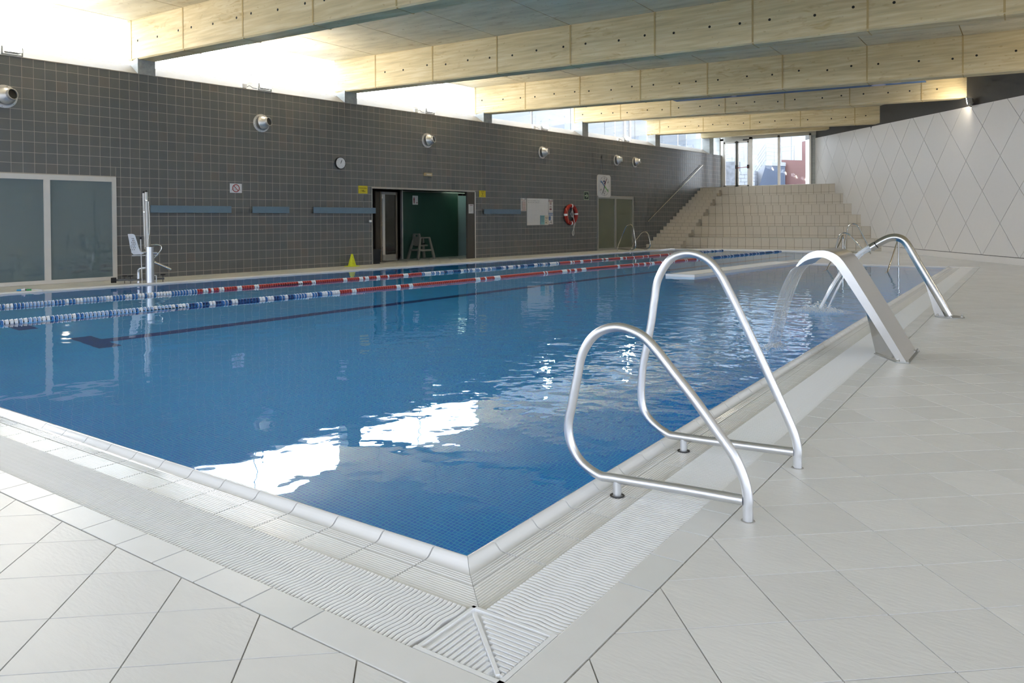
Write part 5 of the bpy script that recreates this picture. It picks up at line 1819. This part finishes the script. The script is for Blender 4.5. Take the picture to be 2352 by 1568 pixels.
def handrail(pts, label, loc, rz, mirror, mt, group):
    h_ = empty('pool_handrail', loc, rz, label, 'handrail', group)
    sx = -1 if mirror else 1
    P = [(sx * (x + 0.957), 0, z) for x, z in pts]
    MB().tube(smooth_path(P, 6), 0.0215, 18).build('loop', mt, h_, smooth=True)
    xs = sx * (-1.557 + 0.957)
    MB().tube([(xs, 0, 0.06), (xs, 0, -0.03)], 0.019, 16).build('stub', mt, h_, smooth=True)
    MB().lathe([(0.024, 0.0), (0.034, 0.0), (0.034, 0.003), (0.024, 0.003)], 20, Matrix.Translation((xs, 0, -0.0185)), cap=False).build('collar', M['black'], h_)
    MB().lathe([(0.022, 0.0), (0.030, 0.0), (0.029, 0.002), (0.022, 0.002)], 20, Matrix.Translation((0, 0, 0.0)), cap=False).build('collar', M['dgrout'], h_)
    return h_
handrail(H1, 'low looped steel handrail nearest the camera', (-0.957, 3.08, 0), 0, False, M['steel'], 'pair of handrails at the near pool corner')
handrail(H2, 'tall looped steel handrail behind the low one', (-0.957, 3.88, 0), 0, False, M['steel'], 'pair of handrails at the near pool corner')
for (yy_, pr, lab) in ((27.05, H2, 'tall far handrail in front of the green glass door'), (28.15, H1, 'low far handrail at the foot of the steps')):
    handrail(pr, lab, (leftx(yy_) - 0.75, yy_, 0), -A, True, M['chrome'], 'pair of handrails on the far tiled side')
for (yy_, pr, lab) in ((27.7, H1, 'low far handrail before the stand, behind the fountains'), (28.6, H2, 'tall far handrail before the stand, behind the fountains')):
    handrail(pr, lab, (lapx(yy_) + 0.77, yy_, 0), -A, False, M['chrome'], 'pair of handrails before the stand')
# stair rails dipping into the shallow water
for (xp, lab) in ((-2.85, 'steel rail dipping into the shallow water at the right'), (-4.22, 'steel rail dipping into the shallow water beside the low wall')):
    r = empty('stair_rail', (xp, FY + 0.06, 0), label=lab, cat='handrail', group='rails into the shallow water')
    MB().tube([(0, 0, 0.0), (0, 0, 0.74)], 0.022, 12).build('post', M['chrome'], r, smooth=True)
    MB().tube(smooth_path([(0, 0, 0.70), (0, -0.03, 0.762), (0, -0.10, 0.75), (0.02, -0.6, 0.55), (0.06, -2.35, -0.06), (0.07, -2.7, -0.20)], 6), 0.022, 12).build('sloping_rail', M['chrome'], r, smooth=True)

# ------------------------------------------------------------------ blade fountain
FYN, FYF = 7.20, 7.88
f1 = empty('blade_fountain', (-0.95, 7.54, 0), label='wide arched steel blade fountain pouring a sheet of water', cat='fountain')
OUT = [(-1.79, 0.808), (-1.755, 0.862), (-1.715, 0.903), (-1.68, 0.929), (-1.643, 0.947), (-1.607, 0.957), (-1.572, 0.960), (-1.536, 0.959), (-1.50, 0.952), (-1.465, 0.939), (-1.432, 0.920), (-1.403, 0.895), (-1.377, 0.863), (-1.315, 0.770), (-1.125, 0.450), (-0.872, 0.008)]
INN = [(-1.772, 0.806), (-1.742, 0.834), (-1.710, 0.858), (-1.677, 0.874), (-1.643, 0.885), (-1.61, 0.892), (-1.578, 0.896), (-1.55, 0.895), (-1.523, 0.887), (-1.496, 0.873), (-1.470, 0.853), (-1.44, 0.820), (-1.41, 0.778), (-1.345, 0.675), (-1.19, 0.425), (-0.942, 0.008)]
vs, fs = [], []
n_ = len(OUT)
LX = 0.95
for (y_) in (FYN - 7.54, FYF - 7.54):
    vs += [(x + LX, y_, z) for x, z in OUT] + [(x + LX, y_, z) for x, z in INN]
m2 = 2 * n_
for i in range(n_ - 1):
    fs += [(i, i + 1, m2 + i + 1, m2 + i)]                      # outer skin
    fs += [(n_ + i, m2 + n_ + i, m2 + n_ + i + 1, n_ + i + 1)]  # inner skin
    fs += [(i, n_ + i, n_ + i + 1, i + 1), (m2 + i, m2 + i + 1, m2 + n_ + i + 1, m2 + n_ + i)]
fs += [(n_ - 1, 2 * n_ - 1, m2 + 2 * n_ - 1, m2 + n_ - 1), (0, m2, m2 + n_, n_)]
MB().add(vs, fs).build('duct', M['steelb'], f1, smooth=True)
ga, gb = (-1.19 + LX, FYN - 7.54, 0.425), (-1.19 + LX, FYF - 7.54, 0.425)
gc = (-1.166 + LX, 0.0, 0.006)
gd_, ge_ = (-0.942 + LX, FYN - 7.54, 0.006), (-0.942 + LX, FYF - 7.54, 0.006)
MB().add([ga, gb, gc, gd_, ge_], [(0, 2, 3), (1, 4, 2), (0, 1, 2), (2, 4, 3)]).build('gusset', M['steelb'], f1)
MB().prism([(-1.18 + LX, 0.0, 0), (-0.955 + LX, FYN - 7.565, 0), (-0.845 + LX, FYN - 7.565, 0), (-0.845 + LX, FYF - 7.515, 0), (-0.955 + LX, FYF - 7.515, 0)], (0, 0, 0.008)).build('base_plate', M['alud'], f1)
for (x, y) in ((-0.935, 7.185), (-0.862, 7.20), (-0.862, 7.89), (-0.935, 7.89)):
    MB().lathe([(0.012, 0.008), (0.012, 0.018), (0.007, 0.022), (0.007, 0.030)], 8, Matrix.Translation((x + LX, y - 7.54, 0))).build('bolt', M['steelb'], f1)
sc_ = MB().prism([(-1.08 + LX, FYN + 0.30 - 7.54, 0.0), (-1.078 + LX, FYN + 0.32 - 7.54, 0.0), (-1.02 + LX, FYN + .31 - 7.54, 0)], (0, 0, 0.001))
# falling sheet
vs, fs = [], []
NS, NK = 26, 24
for k in range(NS + 1):
    t_ = k / NS
    x = -1.786 - 0.31 * (0.55 * t_ + 0.45 * math.sqrt(t_))
    z = 0.806 - 0.84 * t_ ** 1.0 * (0.45 + 0.55 * t_)
    for j in range(NK + 1):
        u = j / NK
        ya_, yb_ = FYN + 0.03 + 0.10 * t_, FYF - 0.03 - 0.06 * t_
        w = 0.004 * math.sin(j * 2.4) + 0.003 * math.sin(j * 5.1 + k * .3)
        vs.append((x + LX + w, ya_ + (yb_ - ya_) * u - 7.54, z))
for k in range(NS):
    for j in range(NK):
        a_ = k * (NK + 1) + j
        fs.append((a_, a_ + 1, a_ + NK + 2, a_ + NK + 1))
sheet = MB().add(vs, fs).build('water_sheet', M['sheet'], f1, smooth=True)
sm_ = sheet.modifiers.new('thick', 'SOLIDIFY'); sm_.thickness = 0.008

# ------------------------------------------------------------------ tube fountain
f2o = empty('tube_fountain', (-0.83, 10.85, 0), label='curved steel tube fountain shooting a jet of water', cat='fountain')
TP = [(-1.665, 0.905), (-1.605, 0.945), (-1.535, 0.982), (-1.47, 1.0), (-1.41, 0.996), (-1.35, 0.966), (-1.30, 0.900), (-1.23, 0.765), (-1.10, 0.52), (-0.96, 0.26), (-0.83, 0.01)]
MB().tube(smooth_path([(x + 0.83, 0, z) for x, z in TP], 6), 0.049, 24, cap=False).build('tube', M['steelb'], f2o, smooth=True)
d_ = (Vector((TP[0][0], 0, TP[0][1])) - Vector((TP[1][0], 0, TP[1][1]))).normalized()
p0_ = Vector((TP[0][0] + 0.83, 0, TP[0][1]))
MB().tube([p0_ - d_ * 0.002, p0_ + d_ * 0.012], 0.045, 24).build('seal', M['black'], f2o, smooth=True)
MB().tube([p0_ + d_ * 0.012, p0_ + d_ * 0.085], 0.052, 24).build('nozzle', M['steelb'], f2o, smooth=True)
MB().prism([(-1.12 + 0.83, -0.006, 0.49), (-0.99 + 0.83, -0.006, 0.012), (-0.85 + 0.83, -0.006, 0.012), (-1.08 + 0.83, -0.006, 0.46)], (0, 0.012, 0)).build('fin', M['steelb'], f2o)
MB().lathe([(0.001, 0), (0.165, 0), (0.165, 0.010), (0.001, 0.010)], 28).build('base_plate', M['alud'], f2o)
for k in range(4):
    a_ = k * math.pi / 2 + 0.2
    MB().lathe([(0.014, 0.010), (0.014, 0.022), (0.008, 0.026), (0.008, 0.04)], 8, Matrix.Translation((0.135 * math.cos(a_), 0.135 * math.sin(a_), 0))).build('bolt', M['steelb'], f2o)
for (yo, r0, r1, xe, zo) in ((-0.01, 0.030, 0.022, -2.38, 0.01), (0.03, 0.014, 0.010, -2.30, -0.02), (-0.035, 0.010, 0.008, -2.36, 0.025)):
    pts, rad = [], []
    xs = -1.735
    for k in range(15):
        t_ = k / 14
        x = xs + (xe - xs) * t_
        z = 0.86 + zo + (-0.28) * t_ - 0.60 * t_ * t_
        pts.append((x + 0.83, yo + 0.01 * math.sin(t_ * 4), z))
        rad.append(r0 + (r1 - r0) * t_ + 0.002 * math.sin(k * 1.9))
    MB().tube(pts, rad, 12).build('water_jet', M['jet'], f2o, smooth=True)
# splash where the jet and the sheet land
def splash(name, label, cx_, cy_, rx_, ry_, n_, hmax):
    rng = random.Random(5)
    m_ = MB()
    for k in range(n_):
        a_, q = rng.uniform(0, 2 * math.pi), rng.random() ** 0.7
        x, y = cx_ + rx_ * q * math.cos(a_), cy_ + ry_ * q * math.sin(a_)
        r_ = rng.uniform(0.002, 0.010) * (1.25 - q)
        z = WZ + abs(rng.gauss(0, 1)) * hmax * (1 - q) ** 1.5 * 0.5
        sq = rng.uniform(0.3, 0.7)
        m_.lathe([(0.001, -r_ * sq), (r_ * .8, -r_ * sq * .6), (r_, 0), (r_ * .8, r_ * sq * .6), (0.001, r_ * sq)], 7, Matrix.Translation((x, y, z)), cap=False)
    o_ = m_.build(name, M['foam'], None, smooth=True)
    tag(o_, label, 'splash', kind='stuff')
splash('jet_splash', 'white foam where the jet hits the water', -2.38, 10.86, 0.45, 0.34, 3600, 0.11)
splash('sheet_splash', 'thin foam where the water sheet lands', -2.10, 7.58, 0.14, 0.36, 900, 0.03)

# ------------------------------------------------------------------ blue mural panel on the ceiling
def zc2(x):
    return zceil(x) - 0.12
mu = empty('ceiling_mural', (-6.8, 24.8, 0), label='blue mural with overlapping circles on the ceiling', cat='mural')
mp_ = MB()
xa, xb, ya, yb = -10.6, -2.6, 21.6, 25.86
mp_.hexa([(xa + 6.8, ya - 24.8, zc2(xa)), (xb + 6.8, ya - 24.8, zc2(xb)), (xb + 6.8, yb - 24.8, zc2(xb)), (xa + 6.8, yb - 24.8, zc2(xa))],
         [(xa + 6.8, ya - 24.8, zc2(xa) + .01), (xb + 6.8, ya - 24.8, zc2(xb) + .01), (xb + 6.8, yb - 24.8, zc2(xb) + .01), (xa + 6.8, yb - 24.8, zc2(xa) + .01)])
mp_.build('panel', M['mural'], mu)
rng = random.Random(3)
for k in range(64):
    x, y = rng.uniform(xa + .4, xb - .4), rng.uniform(ya + .3, yb - .3)
    r_ = rng.uniform(0.10, 0.34)
    tl = Matrix.Translation((x + 6.8, y - 24.8, zc2(x) - 0.003 - 0.0004 * k)) @ Matrix.Rotation(math.atan(0.0215), 4, 'Y')
    if k % 4 == 0:
        MB().lathe([(r_ * .72, 0), (r_, 0), (r_, 0.0008), (r_ * .72, 0.0008)], 24, tl, cap=False).build('ring', M['murald'], mu)
    else:
        MB().lathe([(0.001, 0), (r_, 0), (r_, 0.0008), (0.001, 0.0008)], 24, tl).build('disc', M[('murall', 'murald', 'murall')[k % 3]], mu)

# ------------------------------------------------------------------ lettering as plain meshes
bpy.context.view_layer.update()
dg = bpy.context.evaluated_depsgraph_get()
for o in [q for q in S.objects if q.type == 'FONT']:
    me = bpy.data.meshes.new_from_object(o.evaluated_get(dg), depsgraph=dg)
    nm, par, mb_ = o.name.split('.')[0], o.parent, o.matrix_basis.copy()
    cu = o.data
    bpy.data.objects.remove(o)
    n_ = bpy.data.objects.new(nm, me)
    COL.objects.link(n_)
    n_.parent = par
    n_.matrix_basis = mb_
